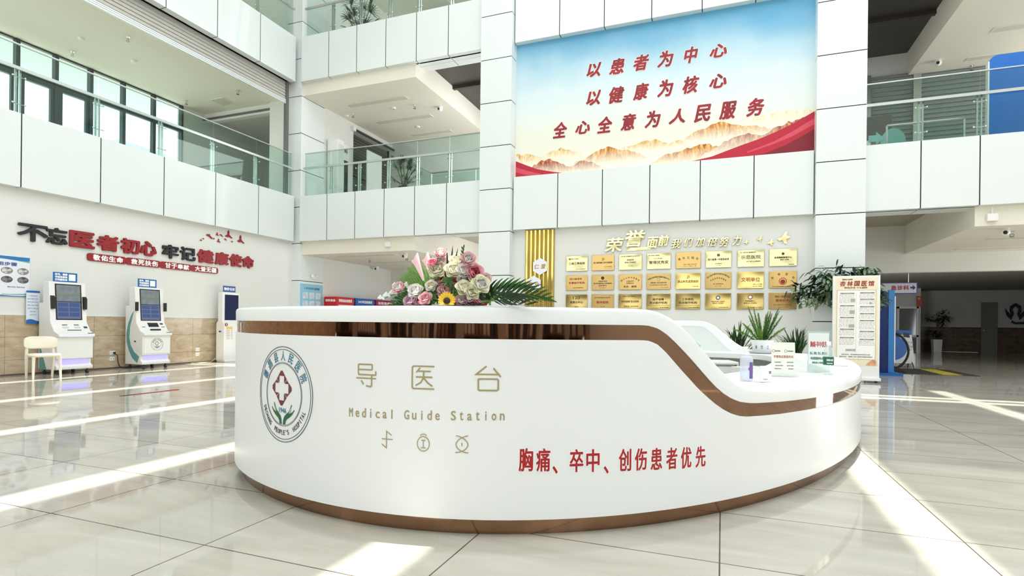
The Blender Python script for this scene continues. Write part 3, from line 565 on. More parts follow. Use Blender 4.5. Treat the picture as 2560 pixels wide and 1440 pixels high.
def kiosk(name, label, x0, y, kind):
    t = thing(name, label, 'kiosk', (x0, y, 0)); w = .335
    prof = [(0, .1), (.56, .1), (.56, .16), (.5, .2), (.5, .3), (.56, .31), (.56, .74), (.62, .75), (.62, .8), (.48, .86), (.36, 1.04), (.3, 1.84), (.12, 1.84), (.12, 1.42), (0, 1.42)]
    g = G(); fn = lambda a, z, yy: (a, yy, z); g.prism(prof, -w, w, 0, fn); g.obj('cabinet', KW, t, bevel=.012)
    screen(t, -w + .1, w - .09, ((.356, 1.08), (.304, 1.8)))
    kiosk_sign(t, .26, -.02, 1.845, .44, .19)
    g = G(); g.box(.5, -w + .06, .195, .512, w - .06, .295); g.obj('light_strip', GLOW, t)
    for sx in (-1, 1):
        g = G()
        if kind == 1: g.prism([(.3, 1.3), (.38, 1.3), (.38, 1.52), (.34, 1.56), (.3, 1.56)], sx * (w - .075), sx * (w - .012), 0, fn)
        else: g.box(.34, sx * w - .02, 1.3, .4, sx * w + .02, 1.5)
        g.obj('speaker', BLACK, t)
    for xx in (.06, .5):
        for yy in (-.26, .26):
            g = G(); g.cyl((xx, yy - .02, .035), (xx, yy + .02, .035), .035, 12); g.cyl((xx, yy, .05), (xx, yy, .11), .014, 8); g.obj('caster', DGREY, t)
    g = G(); g.prism([(.03, .1), (.26, .1), (.03, .62)] if kind == 1 else [(.40, .13), (.46, .28), (.3, .38), (.19, .52), (.14, .7), (.16, .95), (.22, 1.12), (.28, 1.3), (.2, 1.22), (.1, 1.02), (.04, .8), (.05, .6), (.12, .42), (.24, .24)], -w - .002, -w, 0, fn); g.obj('teal_panel', KT, t)
    # console fittings
    sl = lambda u, v, d: (.48 - .12 * v + d * .83, -w + u * 2 * w, .86 + .18 * v + d * .55)
    def pan(u0, v0, u1, v1, d, nm, m):
        g = G(); g.hexa([sl(u0, v0, 0), sl(u1, v0, 0), sl(u1, v1, 0), sl(u0, v1, 0)], [sl(u0, v0, d), sl(u1, v0, d), sl(u1, v1, d), sl(u0, v1, d)]); return g.obj(nm, m, t)
    if kind == 2:
        pan(.36, .45, .72, .95, .006, 'small_display', mat('dark_display', (30, 34, 48), .15)); pan(.36, .0, .72, .14, .02, 'receipt_slot', BLACK)
        pan(.12, .4, .24, .46, .004, 'card_slot', DGREY); pan(.8, .4, .92, .46, .004, 'card_slot', DGREY); pan(.8, .74, .9, .92, .006, 'scanner', DGREY)
        g = G(); g.box(.56, -w + .03, .34, .572, w - .03, .70); p = g.obj('front_door_panel', KW, t, bevel=.006)
        M_ = lambda x, y, z: (.573 + z, y0_ + x, .55 + y)
        y0_ = .0; emblem(p, M_, .5, True)
        g = G(); g.box(.3, -w - .004, .6, .35, -w, .63); g.obj('side_lock', BLACK, t)
    else:
        for u in (.34, .66): pan(u - .08, .3, u + .08, .48, .004, 'reader', mat('reader_grey', (206, 206, 200), .4)); pan(u - .07, .62, u + .07, .7, .004, 'card_slot', DGREY)
        pan(.36, .06, .74, .12, .006, 'receipt_slot', BLACK); pan(.84, .3, .94, .5, .004, 'scanner', DGREY)
        g = G(); g.box(.52, -w + .02, .752, .625, w - .02, .765); g.obj('ledge_light', mat('ledge_glow', (200, 215, 255), .4, emit=.5), t)
    g = G(); g.box(.5, w - .12, .8, .6, w - .02, .822); g.obj('palm_reader', DGREY, t)
    return t
k1 = kiosk('registration_kiosk', 'white self-service kiosk with wide black side speakers, beside the white chair', -12.66, 7.24, 1)
k2 = kiosk('registration_kiosk', 'white self-service kiosk with teal arc on its side and hospital emblem on front', -12.6, 8.9, 2)
t = thing('price_kiosk', 'tall narrow white kiosk with dark screen, partly behind the reception desk', 'kiosk', (-12.62, 11.25, 0))
g = G(); fn = lambda a, z, yy: (a, yy, z); g.prism([(0, .04), (.28, .04), (.28, 1.0), (.22, 1.08), (.22, 1.86), (.06, 1.86), (.06, 1.1), (0, 1.03)], -.27, .27, 0, fn); g.box(-.0, -.25, 0, .3, .25, .05); g.obj('cabinet', KW, t, bevel=.008)
g = G(); g.box(.22, -.2, 1.12, .226, .24, 1.8); g.obj('screen', mat('navy_screen', (26, 36, 74), .5, spec=.2), t)
g = G(); g.box(.15, -.2, 1.875, .158, .2, 2.04); s = g.obj('top_sign', mat('sign_navy', (28, 70, 150), .35), t)
g = G(); g.text('物价公示', 0, 0, .34, .075, 0, .002, .004, fn=lambda x, y, z: (.159 + z, x, 1.957 + y)); g.obj('sign_lettering', PUREW, s)
g = G(); g.cyl((.283, -.2, 1.0), (.29, -.2, 1.0), .045, 20); s = g.obj('number_badge', mat('badge_red', (140, 40, 44), .4), t)
g = G(); g.text('1', 0, 0, .014, .055, 0, .001, .002, fn=lambda x, y, z: (.2905 + z, -.2 + x, 1.0 + y)); g.obj('badge_number', PUREW, s)
g = G(); g.box(.28, -.19, .88, .284, .0, .94); g.obj('yellow_notice', mat('notice_yellow', (238, 200, 70), .4), t)
for k in range(6):
    g = G(); g.box(.28, -.19, .84 - k * .045, .283, -.09, .853 - k * .045); g.box(.28, -.04, .84 - k * .045, .283, 0, .853 - k * .045); g.obj('price_line', mat('line_brown', (206, 160, 110), .5), t)
g = G(); g.box(.1, -.274, .8, .18, -.27, .83); g.obj('side_lock', BLACK, t)
t = thing('leaflet_poster', 'narrow white vertical poster with blue ends hanging beside the kiosk speaker', 'poster', M=face_left(XW, 6.83, 1.34))
g = G(); g.box(-.11, -.34, .05, .12, .31, .056); g.obj('poster_sheet', mat('sheet_white', (226, 234, 244), .4), t)
g = G(); g.box(-.11, .27, .056, .12, .31, .058); g.obj('blue_border', KB, t); g = G(); wave(g, -.11, .12, lambda u: -.34, lambda u: -.27 + .02 * math.sin(u * 5), .056, .002); g.obj('blue_border', KB, t)
for k, tx in enumerate(('门诊就诊', '挂号 缴费 检查', '取药 住院 报告', '地址 电话 咨询', '预约 就诊', '流程', '须知')):
    g = G(); g.text(tx, .0, .21 - k * .062, .05 + .025 * len(tx) if len(tx) < 5 else .18, .026, .056, .002); g.obj('small_lettering', mat('pale_text', (150, 160, 190), .5), t)
# --- chair
CHW = mat('cream_leather', (246, 240, 222), .45); CHL = mat('cream_metal', (236, 230, 216), .35)
t = thing('side_chair', 'low cream upholstered chair with a rounded backrest and four slim cream legs', 'chair', (-11.72, 6.48, 0), math.radians(-14))
g = G()
def slab(g, fn, n=28, lv=((0, .86), (.35, 1), (.65, 1), (1, .86))):
    R = [[g.bm.verts.new(fn(2 * math.pi * k / n, h, s)) for k in range(n)] for h, s in lv]
    for i in range(len(R) - 1):
        for k in range(n): f = g.bm.faces.new((R[i][k], R[i][(k+1) % n], R[i+1][(k+1) % n], R[i+1][k])); f.smooth = True
    g.bm.faces.new(R[0][::-1]); g.bm.faces.new(R[-1])
sq = lambda a, p=.6: (math.copysign(abs(math.cos(a)) ** p, math.cos(a)), math.copysign(abs(math.sin(a)) ** p, math.sin(a)))
slab(g, lambda a, h, s: (.02 + .21 * s * sq(a)[0], .235 * s * sq(a)[1], .4 + .06 * h)); g.obj('seat', CHW, t)
g = G(); slab(g, lambda a, h, s: (-.185 - .06 * h + .05 * (.24 * s * sq(a, .5)[0] / .24) ** 2 - .0 + (h - .5) * .02, .245 * s * sq(a, .5)[0], .655 + .115 * s * sq(a, .5)[1]), lv=((0, .88), (.3, 1), (1.4, 1), (1.8, .88))); g.obj('backrest', CHW, t)
for sx in (-1, 1):
    g = G(); g.tube([(-.24, sx * .19, 0), (-.2, sx * .2, .42), (-.22, sx * .19, .6)], [.019, .027, .022], 10); g.obj('leg', CHL, t)
    g = G(); g.tube([(.19, sx * .2, 0), (.17, sx * .19, .41)], [.018, .028], 10); g.obj('leg', CHL, t)
# --- sockets and cables
for y, z, lab in ((8.386, .354, 'white wall socket with a black plug, upper one beside the teal-arc kiosk'), (8.386, .22, 'white wall socket without a plug, lower one beside the teal-arc kiosk'), (10.535, .347, 'white wall socket, upper of the pair between the teal-arc and narrow kiosks'), (10.535, .222, 'white wall socket, lower of the pair between the teal-arc and narrow kiosks')):
    t = thing('wall_socket', lab, 'socket', M=face_left(XW + .014, y, z)); g = G(); g.box(-.06, -.044, 0, .06, .044, .012); g.obj('cover_plate', PLW, t, bevel=.004)
    for dx in (-.028, .028):
        g = G(); g.box(dx - .012, -.014, .012, dx + .012, .014, .0135); g.obj('outlet', mat('outlet_grey', (190, 190, 188), .4), t)
    if 'black plug' in lab: g = G(); g.box(.01, -.02, .012, .05, .02, .05); g.obj('plug', BLACK, t, bevel=.005)
g = G(); g.tube([(-12.71, 8.41, .33), (-12.64, 8.43, .3), (-12.66, 8.45, .16), (-12.68, 8.5, .05), (-12.6, 8.53, .013), (-12.5, 8.6, .012)], .009, 8); tag(g.obj('power_cable', BLACK), 'black power cable drooping from the wall plug down behind the teal-arc kiosk', 'cable')
g = G(); g.tube([(-12.62, 10.97, .1), (-12.6, 10.9, .06), (-12.63, 10.84, .012), (-12.66, 10.6, .01), (-12.68, 10.3, .01)], .009, 8); tag(g.obj('power_cable', mat('pale_cable', (196, 190, 160), .5)), 'pale cable on the floor along the skirting beside the narrow kiosk', 'cable')

TAPE = mat('red_floor_tape', (178, 40, 62), .4)
t = thing('floor_tape', 'thin red taped double line on the tiles in front of the kiosks', 'floor marking', (0, 0, 0))
for pts in (((-8.06, 5.42), (-8.10, 6.36)), ((-8.06, 5.42), (-8.02, 6.3))):
    (x0, y0), (x1, y1) = pts; g = G(); g.hexa([(x0 - .025, y0, .001), (x0 + .025, y0, .001), (x1 + .025, y1, .001), (x1 - .025, y1, .001)], [(x0 - .025, y0, .003), (x0 + .025, y0, .003), (x1 + .025, y1, .003), (x1 - .025, y1, .003)]); g.obj('tape_strip', TAPE, t)
# ================================================================ BACK WALL: MURAL, PLAQUES, GOLD LETTERS
GP = mat('plaque_gold', (216, 192, 122), .17, 1, bump=(1.4, .8)); GPW = mat('plaque_bronze', (206, 174, 112), .24, 1, bump=(1.0, .5)); GPS = mat('plaque_champagne', (204, 196, 146), .15, 1, bump=(1.5, .9))
TB = mat('plaque_ink', (64, 52, 36), .5); TR = mat('plaque_red', (160, 40, 36), .5); TBR = mat('plaque_brown', (128, 84, 40), .5)
def L(t, x, y, w, h, m=TB): return ('t', t, x, y, w, h, m)
def A(t, r, y, a, h, m=TB): return ('a', t, r, y, a, h, m)
def O(x, y, r, m): return ('o', x, y, r, m)
PLQ = [
 ('champagne', 'with a grading line and small crest', [O(-.19, .115, .022, TB), L('德昌县人民医院', -.06, .115, .2, .022), L('三级乙等医院', 0, 0, .42, .062), L('四川省卫生健康委员会', .1, -.15, .26, .016)]),
 ('bronze', 'with hammer and sickle over one brown line', [('h', 0, .09, .034, TBR), L('四川省党建工作示范医院', 0, 0, .48, .045, TBR), L('中共四川省委组织部', .14, -.1, .2, .016, TBR), L('二〇二一年七月', .14, -.14, .2, .014, TBR)]),
 ('champagne', 'with two short dark lines under a long heading', [L('四川省卫生健康委员会 四川大学', 0, .14, .44, .028), L('县级医院', 0, .05, .17, .04), L('影响力评选医院', 0, -.015, .27, .04), L('二〇二〇年', 0, -.1, .12, .014)]),
 ('champagne', 'with five large dark management-award characters', [L('凉山州医疗保障局', -.12, .14, .26, .024), L('2019年度', -.02, .065, .2, .022), L('管理优秀奖', 0, -.03, .46, .075)]),
 ('bronze', 'warm toned with an arched dark title', [A('青年文明号', .62, -.56, 38, .062), L('四川省卫生厅', .05, -.1, .3, .025, TBR), L('二〇一一年十一月', .03, -.145, .3, .02, TBR)]),
 ('champagne', 'with a small round seal above one dark line', [O(0, .1, .034, TBR), L('四川省第一中医协会员', 0, 0, .46, .05), L('四川中医药学会', 0, -.1, .14, .02), L('二〇一五年', 0, -.14, .1, .016)]),
 ('champagne', 'with four large dark characters', [L('四川省老年健康服务', -.06, .14, .34, .028), L('示范医院', 0, .03, .42, .085), L('四川省卫生健康委', .06, -.07, .3, .022)]),
 ('champagne', 'with a small dark crest above two dark lines', [O(0, .085, .03, TB), L('县域胸痛管理中心', 0, 0, .36, .042), L('德昌县人民医院', .03, -.05, .18, .028), L('中国胸痛联盟', .17, -.16, .12, .018)]),
 ('bronze', 'with two dark red lines of text', [L('四川省老年', -.02, .1, .32, .052, TR), L('友善医疗机构', 0, .0, .42, .052, TR), L('四川省卫生健康委员会', .04, -.13, .28, .02)]),
 ('bronze', 'with a dark round emblem above dark lines', [O(0, .11, .042, TB), L('成都医学院', 0, .03, .22, .03), L('医疗区域联盟合作网络医院', 0, -.025, .46, .036), L('成员单位', 0, -.08, .21, .04), L('二〇一七年六月', .0, -.14, .14, .016)]),
 ('bronze', 'with arched heading and widely spaced bottom characters', [A('四川大学华西医院', .34, -.23, 76, .042), L('分级诊疗', 0, .02, .18, .034), L('远程会诊', 0, -.03, .18, .034), L('定点', -.1, -.115, .12, .044), L('医院', .1, -.115, .12, .044)]),
 ('bronze', 'with arched heading over a green ring', [A('中国“互联网医疗健康”服务平台', .5, -.385, 58, .038), ('r', 0, .05, .04, mat('plaque_green', (80, 140, 90), .4)), L('德昌县统一医共体医疗机构', 0, -.03, .38, .034), L('四川省县域数字化医共体建设', 0, -.085, .42, .02), L('二〇二〇年', .13, -.145, .2, .018)]),
 ('gold', 'with a red hammer-and-sickle over one large line', [('h', 0, .1, .036, TR), L('凉山州先进党组织', 0, -.01, .48, .062, TBR), L('中共凉山州委', .17, -.13, .13, .02, TBR)]),
 ('bronze', 'dull, with two long arched lines of text', [A('四川省护理学会老年护理专科', .36, -.2, 80, .04), A('专业技术培训基地', .26, -.2, 76, .036), L('四川省护理学会', 0, -.08, .22, .022), L('二〇一九年', 0, -.13, .14, .02)]),
 ('gold', 'with four large bold red characters', [L('文明单位', 0, .01, .4, .1, TR), L('凉山州委', .15, -.1, .2, .026, TBR), L('凉山州人民政府', .15, -.145, .2, .022, TBR)]),
 ('bronze', 'with a large red seal under spaced characters', [A('爱 婴 医 院', .3, -.17, 92, .05), ('r', 0, -.04, .082, TR), O(0, -.05, .052, TR), L('中华人民共和国国家卫生健康委员会', 0, -.16, .44, .02)]),
 ('gold', 'with large numerals 120 over one line', [L('120', 0, .1, .18, .075, TB), L('急救分中心', 0, -.015, .34, .06), L('德昌县', 0, -.13, .1, .02)]),
 ('bronze', 'with a dark line above four red characters', [L('四川省中医药大学学校', 0, .1, .4, .03), L('教学医院', 0, -.02, .3, .062, TR), L('二〇一六年', 0, -.13, .12, .02)]),
 ('gold', 'with one quoted dark brown title', [L('德昌县中国人民解放军', -.02, .13, .32, .024), L('“绿色通道”定点医院', 0, 0, .44, .05, TBR), L('德昌县人民武装部', .03, -.12, .36, .024)]),
 ('gold', 'with two bold rows under a small letter mark', [L('CHS', -.2, .15, .09, .03), L('中国医疗保障', -.08, .155, .1, .018), L('医疗保障', 0, .05, .26, .055), L('定点医疗机构', 0, -.035, .42, .055), ('l', -.1), L('四川省医疗保障局监制', .14, -.15, .2, .018)]),
 ('gold', 'with two bold rows and no emblem or letter mark', [L('工伤保险', 0, .05, .26, .055), L('定点医疗机构', 0, -.035, .42, .055), ('l', -.1), L('四川省人力资源社会保障厅', .14, -.15, .24, .018)]),
 ('gold', 'with a navy and white round seal', [O(0, .08, .05, mat('seal_navy', (56, 62, 110), .4)), ('w', 0, .08, .03), L('成都医学院第二附属医院', 0, -.01, .3, .026, TBR), L('德昌县人民医院', 0, -.05, .24, .032, TBR), L('联盟医院', .12, -.15, .2, .02, TBR)]),
 ('gold', 'with a red and white round seal', [O(0, .09, .052, TR), ('w', 0, .09, .034), O(0, .09, .022, TR), L('标准版胸痛中心', 0, .0, .22, .03), L('德昌县人民医院', 0, -.05, .28, .034, TBR), L('中国胸痛中心联盟', .1, -.15, .28, .02, TBR)]),
 ('bronze', 'with a brown row above a larger red row', [L('残疾人康复医院', 0, .1, .32, .048, TBR), L('服务机构', 0, .01, .28, .058, TR), L('四川省残疾人联合会', 0, -.09, .36, .02, TBR), L('二〇一六年', 0, -.14, .2, .016, TBR)]),
]
rown = ('top', 'middle', 'bottom')
for r in range(3):
    for c in range(8):
        tone, desc, items = PLQ[r * 8 + c]
        x0 = (-3.818, -3.14, -2.45, -1.759, -1.069, -.386, .316, .993)[c]; z0 = (2.49, 1.99, 1.507)[r] - .0
        w, h = .571, (.395, .39, .381)[r]; tilt = RND.uniform(-.012, .012)
        t = thing('award_plaque', '%s plaque, %s row, %s' % ({'champagne': 'pale gold', 'bronze': 'bronze gold', 'gold': 'bright gold'}[tone], rown[r], desc), 'plaque', M=face_back(x0 + w / 2, YW, z0 + h / 2) @ Matrix.Rotation(tilt, 4, 'Y') @ Matrix.Rotation(RND.uniform(-.008, .008), 4, 'X'), group='award plaques on the wall of honour')
        g = G(); g.box(-w/2, -h/2, .012, w/2, h/2, .03); g.obj('metal_plate', {'champagne': GPS, 'bronze': GPW, 'gold': GP}[tone], t, bevel=.006)
        for it in items:
            g = G(); k = it[0]; nm = 'engraved_lettering'; m = it[-1] if k != 'l' and k != 'w' else TB; Z = .03
            if k == 't': g.text(it[1], it[2], it[3], it[4], it[5], Z, .002, .0022 if it[5] > .04 else .001)
            elif k == 'a':
                n = len(it[1]); R_ = it[2]
                for q, ch in enumerate(it[1]):
                    if ch == ' ': continue
                    if n < 9 and q and len(g.bm.verts): g.obj(nm, m, t); g = G()
                    a = math.radians(90 + it[4] / 2 - it[4] * q / (n - 1)); ca, sa = math.cos(a - math.pi/2), math.sin(a - math.pi/2)
                    g.text(ch, 0, 0, it[5] * .95, it[5], Z, .002, .001, fn=lambda x, y, z: (x * ca - y * sa + R_ * math.cos(a), x * sa + y * ca + R_ * math.sin(a) + it[3], z))
            elif k == 'o': g.lathe([(0, Z), (it[3], Z), (it[3], Z + .003), (0, Z + .003)], (it[1], it[2], 0), 24); nm = 'round_seal'
            elif k == 'r': g.ring(it[1], it[2], it[3] * .82, it[3], Z, Z + .003, 32); nm = 'seal_ring'
            elif k == 'w': g.lathe([(0, Z), (it[3], Z), (it[3], Z + .0036), (0, Z + .0036)], (it[1], it[2], 0), 24); nm = 'seal_centre'; m = PUREW
            elif k == 'l': g.box(-w/2 + .01, it[1] - .003, Z, w/2 - .01, it[1] + .003, Z + .002); nm = 'engraved_line'
            elif k == 'h':
                s = it[3]; cx, cy = it[1], it[2]
                g.ring(cx, cy, s * .72, s, Z, Z + .003, 20, 0, a0=math.radians(-150), a1=math.radians(80)); g.prism([(cx - s * .9, cy - s * .9), (cx - s * .65, cy - s * 1.05), (cx + s * .5, cy + s * .3), (cx + s * .3, cy + s * .5)], Z, Z + .003)
                g.prism([(cx - s * .15, cy + s * .2), (cx - s * .65, cy + s * .65), (cx - s * .4, cy + s * .95), (cx + s * .1, cy + s * .45)], Z, Z + .003); nm = 'emblem'
            g.obj(nm, m, t)
# --- gold lettering above the plaques
GL = mat('polished_gold', (236, 222, 164), .16, 1, bump=(3, .5))
gl = [('荣', -2.57, 3.13, .46, .34, .2), ('誉', -2.05, 3.27, .48, .4, .2), ('面', -1.62, 3.15, .26, .26, .2), ('前', -1.36, 3.19, .24, .25, .2), ('我', -1.06, 3.1, .23, .22, .25), ('们', -.78, 3.12, .2, .2, .25), ('加', -.51, 3.12, .22, .2, .25), ('倍', -.23, 3.11, .22, .2, .25), ('努', .02, 3.1, .21, .22, .25), ('力', .3, 3.12, .2, .22, .25)]
on = 'first second third fourth fifth sixth seventh eighth ninth last'.split()
for i, (ch, x, z, w, h, sh_) in enumerate(gl):
    t = thing('gold_character', '%s shiny gold raised character %s, %s above the award plaques' % ('large' if i < 2 else 'small', ch, on[i]), 'sign letter', M=face_back(x, YW, z), group='gold raised characters above the plaques')
    g = G(); g.text(ch, 0, 0, w, h, .012, .03, .01 if i < 4 else .004, 0, sh_); g.obj('letter_face', GL, t)
g = G(); g.prism([(-.3, -.03), (.28, -.01), (.35, .06), (-.25, .05)], .0, .012); o = g.obj('gold_ribbon', GL); o.matrix_world = face_back(-1.98, YW, 2.99); tag(o, 'flat gold ribbon shape beneath the two largest gold characters', 'wall ornament')
GD = [(-.5, -.05), (-.15, .1), (.1, .5), (.3, .55), (.2, .2), (.5, .1), (.45, -.02), (.2, -.1), (.25, -.5), (.05, -.45), (-.1, -.18), (-.35, -.22)]
for x, z, s, lab in ((.5, 3.07, .11, 'tiny gold dove just after the last gold character'), (.79, 3.13, .12, 'small gold dove set highest between the tiny and large doves'), (1.02, 3.04, .15, 'small gold dove set lowest beside the large one'), (1.29, 3.13, .27, 'largest gold dove at the end of the gold lettering')):
    g = G(); g.prism([(a * s, b * s) for a, b in GD][::-1], .006, .022); o = g.obj('gold_dove', GL); o.matrix_world = face_back(x, YW, z); tag(o, lab, 'wall ornament', 'gold doves above the plaques')
# --- gold slats with hexagon signs
t = thing('slat_panel', 'vertical panel of seven shiny gold slats fixed beside the award plaques', 'wall panel', M=face_back(-4.54, YW, 0))
for k in range(7):
    x = -.415 + k * .1185
    g = G(); g.hexa([(x, .3, .012), (x + .09, .3, .012), (x + .075, .3, .05), (x + .03, .3, .05)], [(x, 3.6, .012), (x + .09, 3.6, .012), (x + .075, 3.6, .05), (x + .03, 3.6, .05)]); g.obj('slat', mat('slat_gold', (222, 202, 120), .16, 1, bump=(1.2, .5)), t)
g = G(); g.box(-.42, .3, .006, .4, 3.61, .012); g.obj('backing', mat('slat_backing', (186, 160, 96), .4, .6), t)
for x, z, tx, lab in ((-4.52, 2.63, '仁爱', 'white hexagon sign with two gold characters, upper one on the gold slats'), (-4.695, 2.165, '敬业', 'white hexagon sign with two gold characters, lower one behind the flowers')):
    t = thing('hexagon_sign', lab, 'sign', M=face_back(x, YW - .05, z), group='hexagon signs on the gold slats')
    P = [(.226 * math.cos(math.radians(90 + 60 * k)), .226 * math.sin(math.radians(90 + 60 * k))) for k in range(6)]
    g = G(); g.prism(P, 0, .025); g.obj('sign_board', mat('hexagon_white', (238, 240, 248), .3), t)
    for k, ch in enumerate(tx):
        g = G(); g.text(ch, -.09 + .18 * k, 0, .13, .12, .025, .004, .004, 0, .15); g.obj('gold_lettering', mat('letter_gold', (186, 156, 84), .35, .5), t)
# --- the printed mural
mu = thing('mural', 'wide blue-sky printed mural with red calligraphy, golden mountains and red ribbons', 'mural', M=face_back(0, YW, 0))
m = bpy.data.materials.new('mural_print'); m.use_nodes = True; nt = m.node_tree; b = nt.nodes['Principled BSDF']; b.inputs['Roughness'].default_value = .55
tc = nt.nodes.new('ShaderNodeTexCoord'); sp = nt.nodes.new('ShaderNodeSeparateXYZ'); nt.links.new(tc.outputs['Object'], sp.inputs[0])
n1 = nt.nodes.new('ShaderNodeTexNoise'); n1.inputs['Scale'].default_value = .7; n1.inputs['Detail'].default_value = 3; nt.links.new(tc.outputs['Object'], n1.inputs[0])
ma = nt.nodes.new('ShaderNodeMath'); ma.operation = 'MULTIPLY_ADD'; ma.inputs[1].default_value = .9; nt.links.new(n1.outputs[0], ma.inputs[0]); nt.links.new(sp.outputs[1], ma.inputs[2])
ab = nt.nodes.new('ShaderNodeMath'); ab.operation = 'MULTIPLY_ADD'; ab.inputs[1].default_value = .04; nt.links.new(sp.outputs[0], ab.inputs[0]); nt.links.new(ma.outputs[0], ab.inputs[2])
mr = nt.nodes.new('ShaderNodeMapRange'); mr.inputs[1].default_value = 5.0; mr.inputs[2].default_value = 9.2; nt.links.new(ab.outputs[0], mr.inputs[0])
rp = nt.nodes.new('ShaderNodeValToRGB'); e = rp.color_ramp.elements; e[0].position = .1; e[0].color = lin((238, 238, 226)) + (1,); e[1].position = .93; e[1].color = lin((96, 168, 206)) + (1,)
for p_, c_ in ((.3, (234, 234, 218)), (.42, (228, 236, 230)), (.6, (214, 230, 234)), (.74, (178, 212, 226)), (.84, (132, 186, 214))): q = e.new(p_); q.color = lin(c_) + (1,)
nt.links.new(mr.outputs[0], rp.inputs[0]); nt.links.new(rp.outputs[0], b.inputs['Base Color'])
g = G(); g.box(-5.27, 4.95, 0, 1.885, 8.75, .006); g.obj('sky_print', m, mu)
def ridge(name, pts, depth, z, m, seed, jag=.03, fade=True):
    R2 = random.Random(seed); P = []
    for (x0, y0), (x1, y1) in zip(pts, pts[1:]):
        n = max(2, int((x1 - x0) / .07))
        for k in range(n): u = k / n; P.append((x0 + (x1 - x0) * u, y0 + (y1 - y0) * u + R2.uniform(-jag, jag) * (0 if k == 0 else 1)))
    P.append(pts[-1]); g = G()
    n = len(P); low = [(x, max(4.96, y - depth * math.sin(math.pi * min(1, max(0, (i + .2) / (n - .6)))) - .02)) for i, (x, y) in enumerate(P)]
    for i in range(n - 1): g.face([(P[i][0], P[i][1], z), (low[i][0], low[i][1], z), (low[i+1][0], low[i+1][1], z), (P[i+1][0], P[i+1][1], z)])
    return g.obj(name, m, mu)
def rock(name, c1, c2, c3):
    m = bpy.data.materials.new(name); m.use_nodes = True; nt = m.node_tree; b = nt.nodes['Principled BSDF']; b.inputs['Roughness'].default_value = .6
    tc = nt.nodes.new('ShaderNodeTexCoord'); mp = nt.nodes.new('ShaderNodeMapping'); mp.inputs['Rotation'].default_value = (0, 0, .7); mp.inputs['Scale'].default_value = (9, 2.6, 1); nt.links.new(tc.outputs['Object'], mp.inputs[0])
    n = nt.nodes.new('ShaderNodeTexNoise'); n.inputs['Scale'].default_value = 1.3; n.inputs['Detail'].default_value = 7; n.inputs['Roughness'].default_value = .7; n.inputs['Distortion'].default_value = .8; nt.links.new(mp.outputs[0], n.inputs[0])
    r = nt.nodes.new('ShaderNodeValToRGB'); e = r.color_ramp.elements; e[0].position = .36; e[0].color = lin(c1) + (1,); e[1].position = .66; e[1].color = lin(c3) + (1,); q = e.new(.5); q.color = lin(c2) + (1,)
    nt.links.new(n.outputs[0], r.inputs[0]); s = nt.nodes.new('ShaderNodeSeparateXYZ'); nt.links.new(tc.outputs['Generated'], s.inputs[0])
    k = nt.nodes.new('ShaderNodeMapRange'); k.inputs[1].default_value = .1; k.inputs[2].default_value = .8; nt.links.new(s.outputs[1], k.inputs[0]); x = nt.nodes.new('ShaderNodeMix'); x.data_type = 'RGBA'; x.inputs[6].default_value = lin((252, 246, 226)) + (1,)
    nt.links.new(k.outputs[0], x.inputs[0]); nt.links.new(r.outputs[0], x.inputs[7]); nt.links.new(x.outputs[2], b.inputs['Base Color']); return m
RA = rock('mural_pale_rock', (196, 140, 70), (232, 196, 130), (250, 238, 200)); RB = rock('mural_golden_rock', (160, 76, 40), (214, 150, 74), (248, 226, 160)); RC = rock('mural_red_rock', (120, 36, 34), (180, 92, 58), (240, 206, 150)); RH = rock('mural_haze_rock', (232, 212, 170), (244, 232, 200), (250, 246, 228))
ridge('mountain', [(.4, 5.84), (.62, 5.95), (.95, 6.02), (1.3, 6.06), (1.6, 5.98), (1.885, 6.03)], .3, .0070, RH, 1)
ridge('mountain', [(-5.26, 5.68), (-4.82, 5.64), (-4.46, 5.5)], .3, .0072, RA, 2)
ridge('mountain', [(-4.55, 5.5), (-4.36, 5.62), (-4.01, 5.75), (-3.7, 5.6), (-3.39, 5.52)], .24, .0076, RA, 3)
ridge('mountain', [(-2.4, 5.58), (-1.94, 5.66), (-1.57, 5.7), (-1.23, 5.56), (-1.02, 5.62), (-.75, 5.46)], .2, .0074, RA, 4)
ridge('mountain', [(-.92, 5.62), (-.52, 5.83), (-.04, 5.95), (.24, 5.84), (.63, 5.78), (1.0, 5.66)], .36, .0078, RB, 5)
ridge('mountain', [(-3.65, 5.3), (-3.3, 5.42), (-3.09, 5.54), (-2.73, 5.64), (-2.5, 5.54), (-2.25, 5.5), (-1.8, 5.28)], .4, .0080, RB, 6)
ridge('mountain', [(-1.8, 5.05), (-1.35, 5.3), (-.69, 5.42), (-.4, 5.46), (-.1, 5.34)], .42, .0084, RB, 7)
ridge('mountain', [(-.5, 5.18), (-.17, 5.36), (.16, 5.54), (.52, 5.62), (.87, 5.54), (1.15, 5.7), (1.5, 5.8), (1.885, 5.88)], .5, .0088, RC, 8, .035)
ridge('mountain', [(-4.95, 5.22), (-4.6, 5.42), (-4.29, 5.48), (-4.01, 5.32), (-3.76, 5.22), (-3.42, 5.34), (-3.12, 5.26), (-2.75, 5.02)], .4, .0086, RC, 9, .03)
MR = mat('mural_crimson', (184, 26, 52), .55); MD = mat('mural_dark_crimson', (128, 14, 34), .55); ML = mat('mural_rose', (214, 74, 96), .55)
def blade(name, top, bot, z, m):
    g = G(); g.prism(bot + top[::-1], z, z + .0008); return g.obj(name, m, mu)
blade('red_ribbon', [(-5.26, 5.5), (-4.93, 5.35), (-4.64, 5.23), (-4.2, 5.12), (-3.7, 5.03)], [(-5.26, 4.96), (-4.9, 4.96), (-4.6, 4.96), (-4.2, 4.96), (-3.7, 4.96)], .0092, MR)
